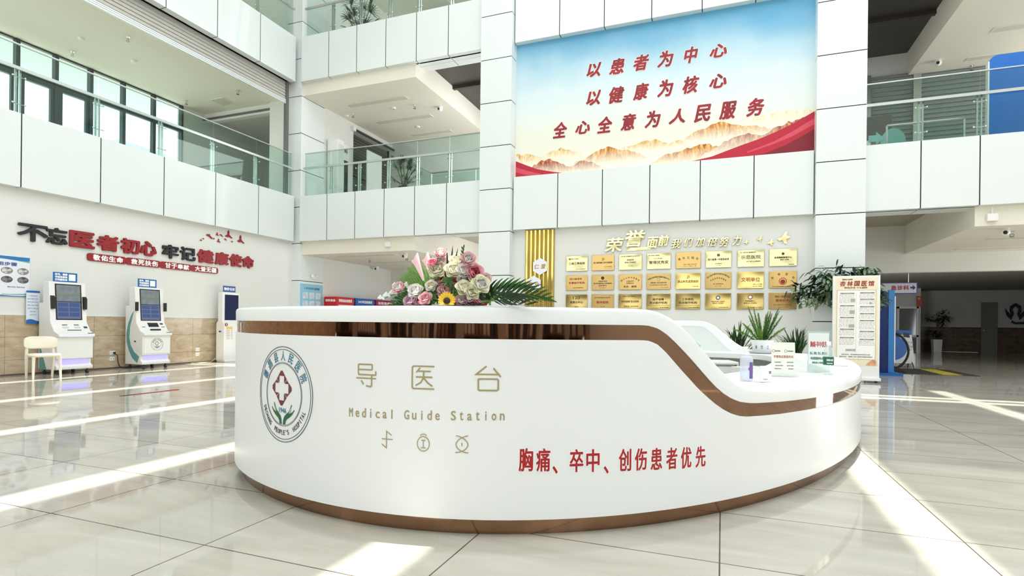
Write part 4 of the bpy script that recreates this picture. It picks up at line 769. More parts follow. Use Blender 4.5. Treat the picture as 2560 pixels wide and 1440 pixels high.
blade('ribbon_highlight', [(-5.26, 5.34), (-4.9, 5.2), (-4.55, 5.1)], [(-5.26, 5.2), (-4.95, 5.1), (-4.6, 5.05)], .0101, ML)
blade('red_ribbon', [(-1.05, 5.03), (-.29, 5.14), (.39, 5.35), (.75, 5.45), (1.06, 5.56), (1.45, 5.72), (1.885, 5.95)], [(-1.05, 4.96), (-.29, 4.96), (.39, 4.96), (.75, 4.96), (1.06, 4.96), (1.45, 4.96), (1.885, 4.96)], .0094, MR)
blade('ribbon_highlight', [(.5, 5.18), (1.06, 5.36), (1.45, 5.55), (1.885, 5.8)], [(.5, 5.15), (1.06, 5.3), (1.45, 5.44), (1.885, 5.66)], .0103, ML)
blade('dark_ribbon', [(.75, 5.06), (1.33, 5.26), (1.885, 5.55)], [(.75, 4.97), (1.33, 4.97), (1.885, 4.97)], .0105, MD)
MT = mat('mural_red_lettering', (168, 34, 40), .5, noise=(2.2, (120, 24, 34), .6)); MTW = mat('mural_letter_edge', (250, 240, 236), .5)
for row, zs, xs_, h in (('以患者为中心', 7.645, (-3.15, -2.56, -1.955, -1.37, -.775, -.16), .37), ('以健康为核心', 6.925, (-3.15, -2.555, -1.95, -1.365, -.77, -.16), .39), ('全心全意为人民服务', 6.2, (-4.03, -3.43, -2.85, -2.255, -1.66, -1.085, -.495, .07, .665), .39)):
    for ch, x in zip(row, xs_):
        g = G(); k = {'心': .8, '人': .85, '以': .9}.get(ch, 1)
        for mi, bo, z, d in ((1, .028, .0112, .001), (0, .016, .0125, .002)): g.text(ch, x, zs, .36 if ch not in '中' else .3, h * k, z, d, bo, mi, .22)
        g.obj('calligraphy_character', [MT, MTW], mu)
# ================================================================ FIXTURES, RAILINGS, GALLERIES
CLIP = mat('chrome_clip', (226, 230, 228), .15, 1)
def railing(name, label, axis, at_, a, b, posts, z0, zr=.86, ztop=1.335):
    """glass balustrade: panes between posts, a flat rail and a slim top rail; axis Y runs along X at y=at_, axis X runs along Y at x=at_"""
    t = thing(name, label, 'railing', (0, 0, 0)); s = 1 if axis == 'Y' else -1
    P = (lambda u, d, z: (u, at_ + d, z)) if axis == 'Y' else (lambda u, d, z: (at_ - d, u, z))
    def bar(g, u0, u1, d0, d1, za, zb):
        p, q = P(u0, d0, za), P(u1, d1, zb); g.box(min(p[0], q[0]), min(p[1], q[1]), za, max(p[0], q[0]), max(p[1], q[1]), zb)
    js = [a] + posts + [b]
    for i in range(len(js) - 1):
        g = G(); bar(g, js[i] + .012, js[i+1] - .012, -.005, .005, z0, z0 + ztop - .01); g.obj('glass_pane', GLS, t)
    g = G(); bar(g, a, b, -.02, .02, z0 + ztop - .012, z0 + ztop + .012); g.obj('top_rail', STEEL, t)
    g = G(); bar(g, a, b, -.075, -.035, z0 + zr - .03, z0 + zr + .03); g.obj('handrail', STEEL, t)
    for u in posts:
        g = G(); bar(g, u - .05, u - .02, .02, .06, z0 - .1, z0 + zr); bar(g, u + .02, u + .05, .02, .06, z0 - .1, z0 + zr)
        po = g.obj('post', STEEL, t)
        for dz in (.2, .72):
            g = G(); A_, B_ = P(u - .09, 0, z0 + dz), P(u + .09, 0, z0 + dz); g.tube([P(u - .1, .012, z0 + dz), P(u, .035, z0 + dz), P(u + .1, .012, z0 + dz)], .008, 6); g.ball(P(u - .1, -.005, z0 + dz), .02, 0, 8, 6); g.ball(P(u + .1, -.005, z0 + dz), .02, 0, 8, 6); g.obj('glass_clip', CLIP, po)
    return t
railing('glass_railing', 'glass railing with steel handrail on the middle-level balcony below the gallery windows', 'X', -12.69, -6, 13.74, [y for y in JL if -5.8 < y < 13.6], 5.03)
railing('glass_railing', 'glass railing on the middle-level balcony between the corner and middle columns', 'Y', 13.9, -12.3, -6.2, [-11.3, -10.28, -9.25, -8.26, -7.22], 5.03)
railing('glass_railing', 'glass railing on the middle-level balcony in front of the tall blue panel', 'Y', 13.9, 2.85, 12.4, [3.86 + k for k in range(8)], 5.03)
railing('glass_railing', 'glass railing on the top balcony above the rolled grey shutter', 'X', -12.69, -6, 13.74, [y for y in JL if -5.8 < y < 13.6], 10.02)
railing('glass_railing', 'glass railing on the top balcony in front of the top-level palm', 'Y', 13.9, -12.3, -6.2, [-11.3, -10.28, -9.25, -8.26, -7.22], 10.02)
# --- rooms seen through the glass
g = G()
for k in range(26): g.box(-16.8, 13.0 - k * .0, 10.2 + k * .12, -13.2, 13.05, 10.2 + k * .12 + .095)
g.bm.free()
t = thing('rolling_shutter', 'dark grey closed rolling shutter behind the top balcony palm', 'shutter', (-9.2, 18.95, 9.95))
g = G()
for k in range(30): g.box(-1.7, -.05, k * .11, 2.6, .0, k * .11 + .09)
g.obj('slat_curtain', mat('shutter_charcoal', (108, 114, 114), .5), t)
t = thing('rolling_shutter', 'closed dark shutter in the wall opening behind the corner of the middle balcony', 'shutter', (-12.66, 17.75, 4.95))
g = G()
for k in range(28): g.box(-.05, -1.22, k * .108, 0, 1.22, k * .108 + .09)
g.obj('slat_curtain', mat('shutter_brown', (86, 82, 76), .5), t)
g = G(); g.tube([(.28, -1.25, 3.06), (.28, 1.25, 3.06)], .045, 10); g.obj('roller_tube', mat('roller_dark', (60, 56, 54), .4), t)
g = G(); g.box(.2, -1.4, 2.98, .34, -1.26, 3.14); g.obj('motor_box', PLW, t)
t = thing('water_dispenser', 'tall white cabinet standing by the corner column on the middle balcony', 'cabinet', (-12.22, 15.25, 4.95))
g = G(); g.box(-.2, -.17, 0, .22, .17, 2.25); g.obj('cabinet_body', PLW, t, bevel=.01)
g = G(); g.box(.22, -.14, .1, .225, .14, 2.1); g.obj('cabinet_door', mat('door_pale', (214, 220, 216), .4), t)
t = thing('direction_sign', 'white hanging sign with black figures above the dark middle-level doorway', 'sign', (-12.4, 15.82, 6.75))
g = G(); g.box(-.03, -.36, 0, .03, .36, .55); g.obj('sign_board', PLW, t)
for k, ch in enumerate('内科'):
    g = G(); g.text(ch, 0, 0, .17, .17, 0, .003, .004, fn=lambda x, y, z: (.031 + z, -.05 + .22 * k + x, .33 + y)); g.obj('sign_lettering', BLACK, t)
g = G(); g.prism([(-.3, .05), (-.24, .05), (-.14, .42), (-.2, .42)], .031, .034, 0, lambda x, y, z: (z, x, y)); g.obj('sign_arrow', BLACK, t)
g = G(); g.box(-.01, -.3, -1.75, .02, .3, 0); g.obj('dark_door_panel', mat('panel_dark', (58, 64, 66), .3), t)
t = thing('stand_board', 'pale notice board standing beside the dark middle-level shutter', 'board', (-11.9, 17.0, 4.95)); g = G(); g.box(-.02, -.45, .3, .02, .45, 2.3); g.obj('board_panel', PLW, t)
for yy in (-.4, .4):
    g = G(); g.box(-.02, yy - .02, 0, .02, yy + .02, .3); g.box(-.2, yy - .02, 0, .2, yy + .02, .03); g.obj('board_foot', STEEL, t)
def inner_rail(name, label, pts, z):
    t = thing(name, label, 'railing', (0, 0, 0))
    for (x0, y0, za), (x1, y1, zb) in zip(pts, pts[1:]):
        g = G(); g.tube([(x0, y0, za + .95), (x1, y1, zb + .95)], .03, 8); g.obj('handrail', STEEL, t)
        g = G(); g.tube([(x0, y0, za + .5), (x1, y1, zb + .5)], .018, 8); g.obj('middle_rail', STEEL, t)
        g = G(); g.hexa([(x0, y0, za + .08), (x1, y1, zb + .08), (x1, y1, zb + .9), (x0, y0, za + .9)], [(x0, y0 + .01, za + .08), (x1, y1 + .01, zb + .08), (x1, y1 + .01, zb + .9), (x0, y0 + .01, za + .9)]); g.obj('glass_pane', GLS, t)
    for x, y, za in pts:
        g = G(); g.tube([(x, y, za), (x, y, za + .95)], .022, 8); g.obj('post', STEEL, t)
inner_rail('stair_railing', 'steel and glass stair railing inside the balcony near the middle column', [(-9.3, 15.6, 5.25), (-8.75, 15.6, 4.95), (-8.05, 15.6, 4.95), (-7.2, 15.6, 4.95), (-6.4, 15.6, 4.95)], 4.95)
inner_rail('stair_railing', 'steel and glass stair railing inside the balcony beside the tall blue panel', [(3.6, 15.4, 4.95), (4.3, 15.4, 4.95), (5.1, 15.4, 4.95)], 4.95)
t = thing('louvre_wall', 'grey horizontal louvres across the back of the middle-level right wing', 'louvre', (2.84, 18.55, 4.95))
for k in range(26):
    z = .15 + k * .125; g = G(); g.hexa([(0, -.06, z), (4, -.06, z), (4, 0, z), (0, 0, z)], [(0, -.03, z + .085), (4, -.03, z + .085), (4, 0, z + .085), (0, 0, z + .085)]); g.obj('louvre_blade', SLATD, t)
for x in (.9, 2.1):
    g = G(); g.box(x, -.1, 0, x + .18, -.06, 3.4); g.obj('upright', STEEL, t)
t = thing('notice_panel', 'dark brown rectangular panel behind the right wing glass beside the column', 'panel', (3.62, 16.3, 4.95)); g = G(); g.box(-.36, 0, .95, .3, .05, 1.5); g.box(-.36, -.002, .92, .3, .05, .97); g.obj('panel_face', mat('panel_brown', (88, 80, 72), .4), t)
for x in (-.3, .25):
    g = G(); g.box(x, .01, 0, x + .03, .04, .95); g.obj('panel_leg', STEEL, t)
t = thing('arrow_sign', 'pale teal rounded sign with an arrow standing behind the right wing glass', 'sign', (3.85, 15.9, 4.95)); MINT = mat('mint_sign', (150, 208, 208), .4)
P = oval(.0, .62, .28, .42, 0, 360, 28)[:-1]; g = G(); g.prism([(math.copysign(min(abs(x), .26), x), y) for x, y in P], 0, .04, 0, lambda x, y, z: (x, z, y)); g.obj('rounded_panel', MINT, t)
for x in (-.12, .12):
    g = G(); g.box(x - .02, .0, 0, x + .02, .04, .32); g.obj('sign_leg', STEEL, t)

g = G(); g.prism([(-.52, .74), (-.52, .9), (-.36, .9), (-.36, .98), (-.2, .82), (-.36, .66), (-.36, .74)], -.02, .0, 0, lambda x, y, z: (x, z, y)); g.obj('arrow', MINT, t)
t = thing('blue_signboard', 'tall bright blue rounded board standing behind the right wing glass', 'panel', (6.15, 14.7, 4.95)); BLUE = mat('bright_blue_panel', (20, 112, 208), .3)
g = G(); r = .15; P = [(-.85, 0), (.9, 0), (.9, 2.02)] + [(-.85 + r + r * math.cos(math.radians(a)), 2.02 - r + r * math.sin(math.radians(a))) for a in (90, 110, 130, 150, 170, 180)]
g.prism(P[::-1], 0, .12, 0, lambda x, y, z: (x, z, y)); g.obj('panel_face', BLUE, t); g = G(); g.box(-.875, .0, .0, -.85, .12, 1.9); g.obj('white_edge', PLW, t)
# --- ceiling fittings
def downstem(name, lab, x, y, z, kind, grp):
    t = thing(name, lab, {'s': 'sprinkler', 'd': 'smoke detector', 'c': 'security camera'}[kind], (x, y, z), group=grp)
    if kind == 's':
        g = G(); g.cyl((0, 0, 0), (0, 0, -.06), .012, 8); g.lathe([(.045, -.006), (.045, 0)], n=14); g.obj('stem', CLIP, t)
        g = G(); g.tube([(-.03, 0, -.06), (-.035, 0, -.09), (0, 0, -.12)], .007, 6); g.tube([(.03, 0, -.06), (.035, 0, -.09), (0, 0, -.12)], .007, 6); g.tube([(-.032, 0, -.062), (.032, 0, -.062)], .007, 6); g.lathe([(.0, -.125), (.045, -.125), (.045, -.118), (0, -.118)], n=12); g.obj('spray_head', mat('sprinkler_metal', (150, 146, 136), .35, .8), t)
    elif kind == 'd':
        g = G(); g.lathe([(.0, -.05), (.05, -.048), (.065, -.03), (.07, 0)], n=18); g.obj('housing', PLW, t); g = G(); g.lathe([(.0, -.056), (.02, -.056), (.02, -.05), (0, -.05)], n=10); g.obj('sensor_cap', STEEL, t)
    else:
        g = G(); g.lathe([(.0, -.03), (.07, -.03), (.075, 0)], n=18); g.obj('mount', PLW, t); g = G(); g.ball((0, -.02, -.07), .085, 0, 16, 10); b = g.obj('camera_head', PLW, t)
        g = G(); g.ball((-.02, -.085, -.085), (.042, .03, .042), 0, 12, 8); g.obj('lens', BLACK, b)
sp = [(-16.3, 9.6, 8.24, 'near the gallery windows, nearest the wide end'), (-14.1, 9.57, 8.24, 'near the open side of the gallery, beside a grey smoke detector'), (-16.35, 13.0, 8.24, 'in the gallery corner by the last window'), (-14.1, 12.96, 8.24, 'in the gallery beside the shutter, near the square vent'), (-11.9, 15.74, 8.24, 'in the middle-level bay by the corner column'), (-9.49, 15.76, 8.24, 'in the middle-level bay near the white camera'), (6.25, 18.4, 8.24, 'above the tall blue panel'), (5.78, 14.87, 3.21, 'beside the camera under the right wing'), (-9.376, 15.2, 3.21, 'under the bay ceiling beside the hanging-edge camera'), (-10.93, 15.42, 3.21, 'on the bay ceiling near its long vent')]
for x, y, z, l in sp: downstem('ceiling_sprinkler', 'small metal sprinkler head %s' % l, x, y, z, 's', 'ceiling sprinklers')
for x, y, z, l in ((-15.29, 9.2, 8.24, 'on the gallery ceiling nearest the wide end'), (-15.24, 10.5, 8.24, 'in the middle of the gallery ceiling'), (-10.27, 15.73, 8.24, 'between two sprinklers on the middle-level bay ceiling'), (-12.19, 15.78, 8.24, 'beside the sprinkler by the corner column'), (-10.4, 17.53, 8.24, 'deep in the middle-level bay ceiling')): downstem('smoke_detector', 'round white smoke detector %s' % l, x, y, z, 'd', 'smoke detectors')
for x, y, z, l in ((-8.77, 16.19, 8.24, 'on the middle-level bay ceiling above the potted palm'), (-9.06, 14.6, 3.21, 'on the ground-level bay ceiling edge above the flowers'), (-12.2, 17.7, 3.21, 'on the ground-level bay ceiling by its side wall'), (5.51, 14.48, 3.21, 'under the right wing ceiling near its front'), (5.29, 17.76, 8.24, 'on the upper right wing ceiling beside the dark boards')): downstem('dome_camera', 'white dome camera with black lens %s' % l, x, y, z, 'c', 'dome cameras')
g = G(); g.box(-12.45, 17.55, 2.99, -12.1, 17.85, 3.21); g.bm.free()
VM = mat('vent_grey', (214, 208, 195), .6)
def vent(x0, y0, x1, y1, z, l):
    t = thing('ceiling_vent', l, 'vent', ((x0 + x1) / 2, (y0 + y1) / 2, z), group='ceiling vents'); a, b = (x1 - x0) / 2, (y1 - y0) / 2
    g = G(); e = .025
    for q in ((-a, -b, a, -b + e), (-a, b - e, a, b), (-a, -b + e, -a + e, b - e), (a - e, -b + e, a, b - e)): g.box(q[0], q[1], -.012, q[2], q[3], 0)
    g.obj('frame', CEILP, t); g = G(); g.box(-a + e, -b + e, -.005, a - e, b - e, 0); g.obj('grille', VM, t)
vent(-15.55, 13.2, -15.0, 13.75, 8.24, 'square grey vent in the gallery ceiling near the end opening')
vent(-11.66, 15.0, -9.4, 15.28, 8.24, 'long vent nearest the fascia in the middle-level bay ceiling'); vent(-11.7, 16.6, -9.4, 16.9, 8.24, 'long vent in the middle of the middle-level bay ceiling'); vent(-11.2, 18.18, -9.45, 18.47, 8.24, 'long vent deepest in the middle-level bay ceiling')
vent(-11.66, 14.55, -9.44, 14.8, 3.21, 'long vent nearest the front of the ground-level bay ceiling'); vent(-11.67, 16.4, -9.38, 16.65, 3.21, 'long vent deeper in the ground-level bay ceiling')
vent(5.94, 16.23, 8.2, 16.52, 8.24, 'long vent nearest the front of the upper right wing ceiling'); vent(5.96, 17.8, 8.2, 18.07, 8.24, 'long vent deepest in the upper right wing ceiling')
vent(5.75, 15.87, 8.0, 16.08, 3.21, 'long vent nearest the front under the lower right wing'); vent(5.75, 17.73, 8.0, 17.95, 3.21, 'long vent deepest under the lower right wing')
for x, y, z, l in ((-9.24, 13.97, 3.41, 'small white box on the bulkhead above the bay camera'), (5.09, 13.95, 3.37, 'small white box on the bulkhead under the right wing fascia')):
    t = thing('junction_box', l, 'box', M=face_back(x, y, z)); g = G(); g.box(-.09, -.075, 0, .09, .075, .07); g.obj('box_body', PLW, t, bevel=.006); g = G(); g.cyl((0, .075, .03), (0, .2, .03), .012, 8); g.obj('conduit', PLW, t)
t = thing('emergency_light', 'small white twin-head emergency light on the corner column above the blue poster', 'lamp', (-12.45, 14.5, 2.52)); g = G(); g.box(0, -.1, -.03, .05, .1, .05); g.obj('lamp_body', PLW, t, bevel=.006)
for s in (-1, 1):
    g = G(); g.tube([(.03, s * .08, .04), (.09, s * .13, .06)], [.02, .045], 10); g.obj('lamp_head', PLW, t)
t = thing('blue_poster', 'pale blue poster with small white pictures on the side of the corner column', 'poster', M=face_left(-12.45, 14.43, 1.72)); g = G(); g.box(-.52, -.58, 0, .52, .59, .012); g.obj('poster_board', mat('poster_sky', (142, 200, 226), .4), t)
g = G(); g.text('八步法洗手流程图', 0, .45, .7, .07, .012, .002, .002); g.obj('title_lettering', mat('poster_navy', (48, 84, 140), .4), t)
for r in range(3):
    for c in range(3):
        g = G(); g.box(-.42 + c * .3, .12 - r * .27, .012, -.18 + c * .3, .32 - r * .27, .014); g.obj('picture', mat('picture_pale', (228, 238, 242), .4, noise=(7, (180, 196, 208), .5)), t)
for i, (nm, y0, y1, c, tx, l) in enumerate((('red', 15.0, 15.95, (206, 30, 36), '饮料食品自助售货', 'red vending machine, only its top visible over the desk by the blue poster'), ('blue', 16.02, 17.15, (24, 92, 178), '24小时自助售药', 'blue vending machine, only its top visible over the desk between red and maroon ones'), ('maroon', 17.22, 18.5, (150, 24, 74), '自助售卖机', 'maroon vending machine, only its top visible over the desk'))):
    t = thing('vending_machine', l, 'vending machine', (-12.42, (y0 + y1) / 2, 0)); w = (y1 - y0) / 2 - .01
    m = mat('vending_' + nm, c, .35); g = G(); g.box(0, -w, 0, .5, w, 1.94); g.obj('cabinet', m, t, bevel=.01)
    g = G(); g.box(.5, -w + .1, .5, .51, w - .1, 1.68); g.obj('front_window', mat('vending_glass', (206, 214, 220), .1), t)
    g = G(); g.text(tx, 0, 0, w * 1.5, .1, 0, .002, .004, fn=lambda x, y, z: (.5005 + z, x, 1.82 + y)); g.obj('front_lettering', PUREW, t)
    g = G(); g.text(tx[:4], 0, 0, .4, .08, 0, .002, .004, fn=lambda x, y, z: (.25 + x, -w - .001 - z, 1.82 + y)); g.obj('side_lettering', PUREW, t)
# ================================================================ THINGS ON THE DESK, PLANTS, RIGHT SIDE
WT = .7065
# --- flowers
PINK = mat('petal_pink', (248, 196, 206), .55, noise=(30, (252, 226, 228), .6)); PINKD = mat('petal_rose', (240, 126, 150), .55, noise=(25, (248, 176, 190), .5)); IVORY = mat('petal_ivory', (254, 253, 242), .55, noise=(24, (252, 249, 224), .5)); WHT = mat('petal_white', (248, 248, 244), .5)
LILAC = mat('petal_lilac', (226, 196, 212), .55); YEL = mat('petal_yellow', (246, 200, 40), .5); BRN = mat('seed_brown', (44, 26, 18), .8)
LF = mat('leaf_green', (70, 120, 50), .45, noise=(12, (40, 84, 36), .6)); LFD = mat('leaf_dark', (30, 62, 34), .4, noise=(10, (18, 42, 26), .6)); LFL = mat('leaf_light', (132, 170, 84), .45, noise=(12, (90, 136, 60), .6)); LFV = mat('leaf_silver', (148, 172, 138), .45, noise=(8, (92, 126, 84), .6))
def petal(g, M, w, h, cup, curl, mi=0, n=5, m=4):
    V = []
    for i in range(n):
        v = i / (n - 1); row = []
        for j in range(m + 1):
            u = j / m * 2 - 1; ww = w * (.5, .85, 1, .98, .66)[min(4, int(v * 4 + .01))]
            row.append(g.bm.verts.new(M @ Vector((u * ww / 2, -cup * (1 - u * u * 1.4) * math.sin(v * 2.2) + curl * v ** 3, v * h))))
        V.append(row)
    for i in range(n - 1):
        for j in range(m): f = g.bm.faces.new((V[i][j], V[i][j+1], V[i+1][j+1], V[i+1][j])); f.material_index = mi; f.smooth = True
def aim(d, p=(0, 0, 0)):
    q = Vector(d).to_track_quat('Z', 'Y'); return Matrix.Translation(p) @ q.to_matrix().to_4x4()
def rose(parent, p, d, r, m1, m2, name='rose', open_=1.0):
    M0 = aim(d, p); g = G()
    for ring, (n, rad, h, tilt, cup) in enumerate(((3, .12, .95, 4, .35), (4, .26, 1.0, 10, .4), (5, .42, .98, 16, .42), (5, .58, .9, 27, .36))):
        for k in range(n):
            a = 2 * math.pi * (k / n + ring * .17)
            M = M0 @ Matrix.Rotation(a, 4, 'Z') @ Matrix.Translation((0, -rad * r * .55, -.35 * r)) @ Matrix.Rotation(math.radians(tilt * open_), 4, 'X')
            petal(g, M, r * (.8 + .3 * ring), r * 1.2 * h, r * cup, -r * .3 * (ring > 1), 1 if ring < 2 else 0)
    g.lathe([(.02 * r, -.9 * r), (.2 * r, -.55 * r), (.3 * r, -.3 * r), (.1 * r, -.2 * r)], n=8, mi=2); 
    for v in list(g.bm.verts)[-32:]: v.co = M0 @ v.co
    return g.obj(name, [m1, m2, LF], parent)
def blade_leaf(g, p, d, up, L, w, droop=.25, mi=0, n=5, fold=.15):
    d = Vector(d).normalized(); s = d.cross(Vector(up)).normalized(); u = s.cross(d); V = []
    for i in range(n):
        v = i / (n - 1); c = Vector(p) + d * (L * v) - Vector((0, 0, 1)) * (droop * L * v * v); ww = w * (math.sin(math.pi * min(.98, .1 + .9 * v)) ** .8) / 2
        V.append([g.bm.verts.new(c - s * ww + u * ww * fold), g.bm.verts.new(c), g.bm.verts.new(c + s * ww + u * ww * fold)])
    for a, b in zip(V, V[1:]):
        for k in (0, 1): f = g.bm.faces.new((a[k], a[k+1], b[k+1], b[k])); f.material_index = mi; f.smooth = True
def palm(parent, p, d, L, leaf, m, n=16, droop=.25, w=.0125, name='palm_frond', spread=.9):
    d = Vector(d).normalized(); side = d.cross(Vector((-.38, .78, .45))).normalized(); up = side.cross(d); pts = [Vector(p) + d * (L * k / 8) - Vector((0, 0, 1)) * droop * L * (k / 8) ** 2 for k in range(9)]
    g = G(); g.tube(pts, [.004 * (1 - .07 * k) for k in range(9)], 5)
    for k in range(n):
        v = .18 + .8 * k / (n - 1); i = min(7, int(v * 8)); q = pts[i].lerp(pts[i+1], v * 8 - i)
        for s in (-1, 1):
            blade_leaf(g, q, d * (.55 + .5 * v) + side * s * spread * (1.05 - .55 * v) + up * .12, up, leaf * (math.sin(math.pi * (.2 + .72 * v)) ** .7), w, .22)
    return g.obj(name, m, parent)
fa = thing('flower_arrangement', 'lavish arrangement of pink and ivory roses, sunflower and palm leaves on the desk', 'flowers', (-1.28, 2.66, 1.1925))
g = G(); g.box(-.1, -.03, .001, .1, .06, .012); g.obj('flower_tray', mat('tray_green', (40, 70, 44), .6), fa)
fx = lambda px, py, d=0.0: ((px - 1240) / 431.0, -.01 + d - (px - 1240) / 431.0 * -.36 * 0, (768 - py) / 431.0)     # photo position over the tray at about 3 m
toc = Vector((1.28, -2.66, -.05)).normalized()
for px_, py, r, m1, m2, dx in ((1172, 683, 15, IVORY, IVORY, -.2), (1215, 665, 13, IVORY, IVORY, .0), (1212, 687, 14, IVORY, IVORY, .1), (1242, 690, 13, WHT, WHT, .2), (1255, 664, 12, PINK, WHT, .2), (1175, 705, 14, PINK, PINKD, -.2), (1208, 714, 10, PINK, PINKD, .1), (1190, 736, 16, PINK, PINK, -.1), (1248, 730, 14, IVORY, IVORY, .2), (1289, 722, 15, IVORY, WHT, .4), (1265, 693, 15, PINK, PINKD, .4), (1278, 757, 12, PINKD, PINK, .4), (1254, 754, 13, LILAC, LILAC, .3), (1132, 757, 12, PINK, PINKD, -.4), (1110, 758, 12, LILAC, LILAC, -.5), (1224, 676, 8, PINKD, PINK, 0), (1164, 670, 9, PINK, PINKD, -.2), (1080, 727, 11, PINK, WHT, -.6), (1288, 705, 9, PINK, WHT, .5), (1184, 648, 10, PINK, WHT, -.1), (1121, 735, 13, WHT, WHT, -.4), (1180, 662, 8, PINK, WHT, 0), (1236, 757, 11, PINK, WHT, .1), (1268, 740, 12, IVORY, IVORY, .3), (1232, 712, 10, WHT, WHT, .1), (1150, 752, 11, PINK, PINK, -.3), (1158, 722, 10, WHT, IVORY, -.3)):
    rose(fa, fx(px_, py, RND.uniform(-.05, .03)), toc + Vector((dx * .8, 0, .45 + RND.uniform(-.2, .3))), r * 1.18 / 431, m1, m2, 'rose', 1.1)
for px_, py, ang in ((1118, 668, .5), (1146, 668, .55)):      # calla lilies
    p = Vector(fx(px_, py, -.01)); g = G(); D = Vector((-.35, -.1, .9)).normalized(); M = aim(D, p)
    R = [[g.bm.verts.new(M @ Vector((rr * math.cos(a), rr * math.sin(a), z + (.03 if rr > .02 else 0) * max(0, math.cos(a - 1.5))))) for a in [2 * math.pi * k / 12 for k in range(12)]] for rr, z in ((.006, -.1), (.012, -.05), (.018, 0), (.026, .025))]
    for A_, B_ in zip(R, R[1:]):
        for k in range(12): f = g.bm.faces.new((A_[k], A_[(k+1) % 12], B_[(k+1) % 12], B_[k])); f.smooth = True
    g.tube([p - D * .1, Vector(fx(1180, 745))], .006, 6, 1); g.obj('calla_lily', [PINK, LFL], fa)
g = G(); c = Vector(fx(1211, 757, -.07)); M = aim(toc + Vector((0, 0, .25)), c)
for k in range(18): petal(g, M @ Matrix.Rotation(2 * math.pi * k / 18, 4, 'Z') @ Matrix.Translation((0, -.016, 0)) @ Matrix.Rotation(math.radians(76), 4, 'X'), .013, .03, .002, 0, 0, 4, 2)
g.lathe([(0, -.004), (.019, -.002), (.017, .006), (0, .008)], n=16, mi=1)
for v in list(g.bm.verts)[-64:]: v.co = M @ v.co
g.obj('sunflower', [YEL, BRN], fa)
for pts in ([(1020, 752), (1050, 742), (1090, 735)], [(1060, 722), (1090, 722), (1120, 735)]):       # white gladiolus sprays
    P = [Vector(fx(x, y, -.01)) for x, y in pts] + [Vector(fx(1180, 755))]; g = G(); g.tube(P, .0035, 5, 1)
    for k in range(7):
        v = k / 6 * 1.7; i = min(1, int(v)); q = P[i].lerp(P[i+1], min(1, v - i)); d = (toc * .5 + Vector((-.6, 0, .5 + .4 * (k % 2)))).normalized(); M = aim(d, q + Vector((0, 0, .006 * (-1) ** k)))
        for j in range(4): petal(g, M @ Matrix.Rotation(j * 1.57, 4, 'Z') @ Matrix.Rotation(math.radians(18), 4, 'X'), .022, .02 + .005 * k / 3, .006, -.004)
    g.obj('gladiolus_spray', [WHT, LFL], fa)
for px_, py, dx, dy, dz, L, leaf, m in ((1172, 738, -1, -.05, .5, .26, .12, LFL), (1172, 730, -1, .2, .62, .29, .11, LFV), (1165, 752, -1, -.15, .14, .25, .09, LF), (1280, 746, 1, -.1, .24, .38, .13, LF), (1280, 752, 1, -.2, .03, .37, .12, LFD), (1265, 745, 1, .3, .3, .32, .12, LFD), (1150, 735, -.5, .1, .75, .24, .1, LFL)):
    palm(fa, fx(px_, py, .01), (dx, dy, dz), L, leaf * 1.15, m, 12, .3, spread=.62)
for px_, py, dx, dz in ((1190, 705, -.25, 1), (1194, 705, -.1, 1), (1197, 700, .08, 1), (1188, 708, -.6, .8), (1200, 705, .2, .9)):
    g = G(); blade_leaf(g, fx(px_, py, .02), (dx, .05, dz), (0, 1, .1), .17, .014, -.0, 0, 6); g.obj('blade_leaf', LFD, fa)
g = G(); g.tube([fx(1229, 735), fx(1232, 690), fx(1236, 640)], [.003, .0025, .002], 6); 
for k in range(9): blade_leaf(g, fx(1233 + k * .5, 668 - k * 4, -.005), ((-1) ** k * .4, -.2, 1), (0, 1, 0), .022, .009, 0)
g.obj('bud_stem', LF, fa)
R3 = random.Random(3)
for k in range(70):
    px_ = R3.uniform(1060, 1305); q = R3.uniform(700, 764) if 1120 < px_ < 1290 else R3.uniform(735, 764); g = G(); c = fx(px_, q, R3.uniform(-.01, .05)); m = R3.choice((LF, LFD, LFL, LF, LFD))
    for j in range(7):
        a = R3.uniform(0, 6.28); blade_leaf(g, c, (math.cos(a), -.5, math.sin(a) + .2), (0, -1, .2), R3.uniform(.03, .055), .014, .1)
    g.obj('filler_leaf', m, fa)
for ch in fa.children:
    for v in ch.data.vertices:
        if v.co.z < .004: v.co.z = .004
# --- small things on the low counter
t = thing('sanitizer_bottle', 'clear hand sanitizer pump bottle with a purple label on the low counter', 'bottle', (.17, 4.42, WT), .3)
CLR = glass('clear_plastic', (236, 240, 250), .1, .5, (240, 243, 250))
g = G(); g.lathe([(.0, 0), (.042, 0), (.045, .006), (.045, .15), (.04, .17), (.018, .182), (.016, .19)], n=28); o = g.obj('bottle_body', CLR, t)
g = G(); g.lathe([(.0, .186), (.019, .186), (.019, .205), (.008, .208), (.007, .235), (.012, .236), (.012, .247), (0, .249)], n=18); g.box(-.045, -.006, .237, .0, .006, .246); g.obj('pump_head', PLW, t)
g = G(); n = 12
lab = [[g.bm.verts.new((.0457 * math.cos(a), .0457 * math.sin(a), z)) for a in [math.radians(-82 + 46 * k / n) for k in range(n + 1)]] for z in (.015, .135)]
for k in range(n): g.bm.faces.new((lab[0][k], lab[0][k+1], lab[1][k+1], lab[1][k]))
l = g.obj('purple_label', mat('label_purple', (112, 96, 152), .4), t)
g = G(); g.ring(0, .085, .0, .018, 0, .0004, 20, 0, lambda x, y, z: ((.0462 + z) * math.cos(math.radians(-70) + x / .046), (.0462 + z) * math.sin(math.radians(-70) + x / .046), y)); g.obj('label_disc', mat('label_violet', (130, 90, 170), .4), l)
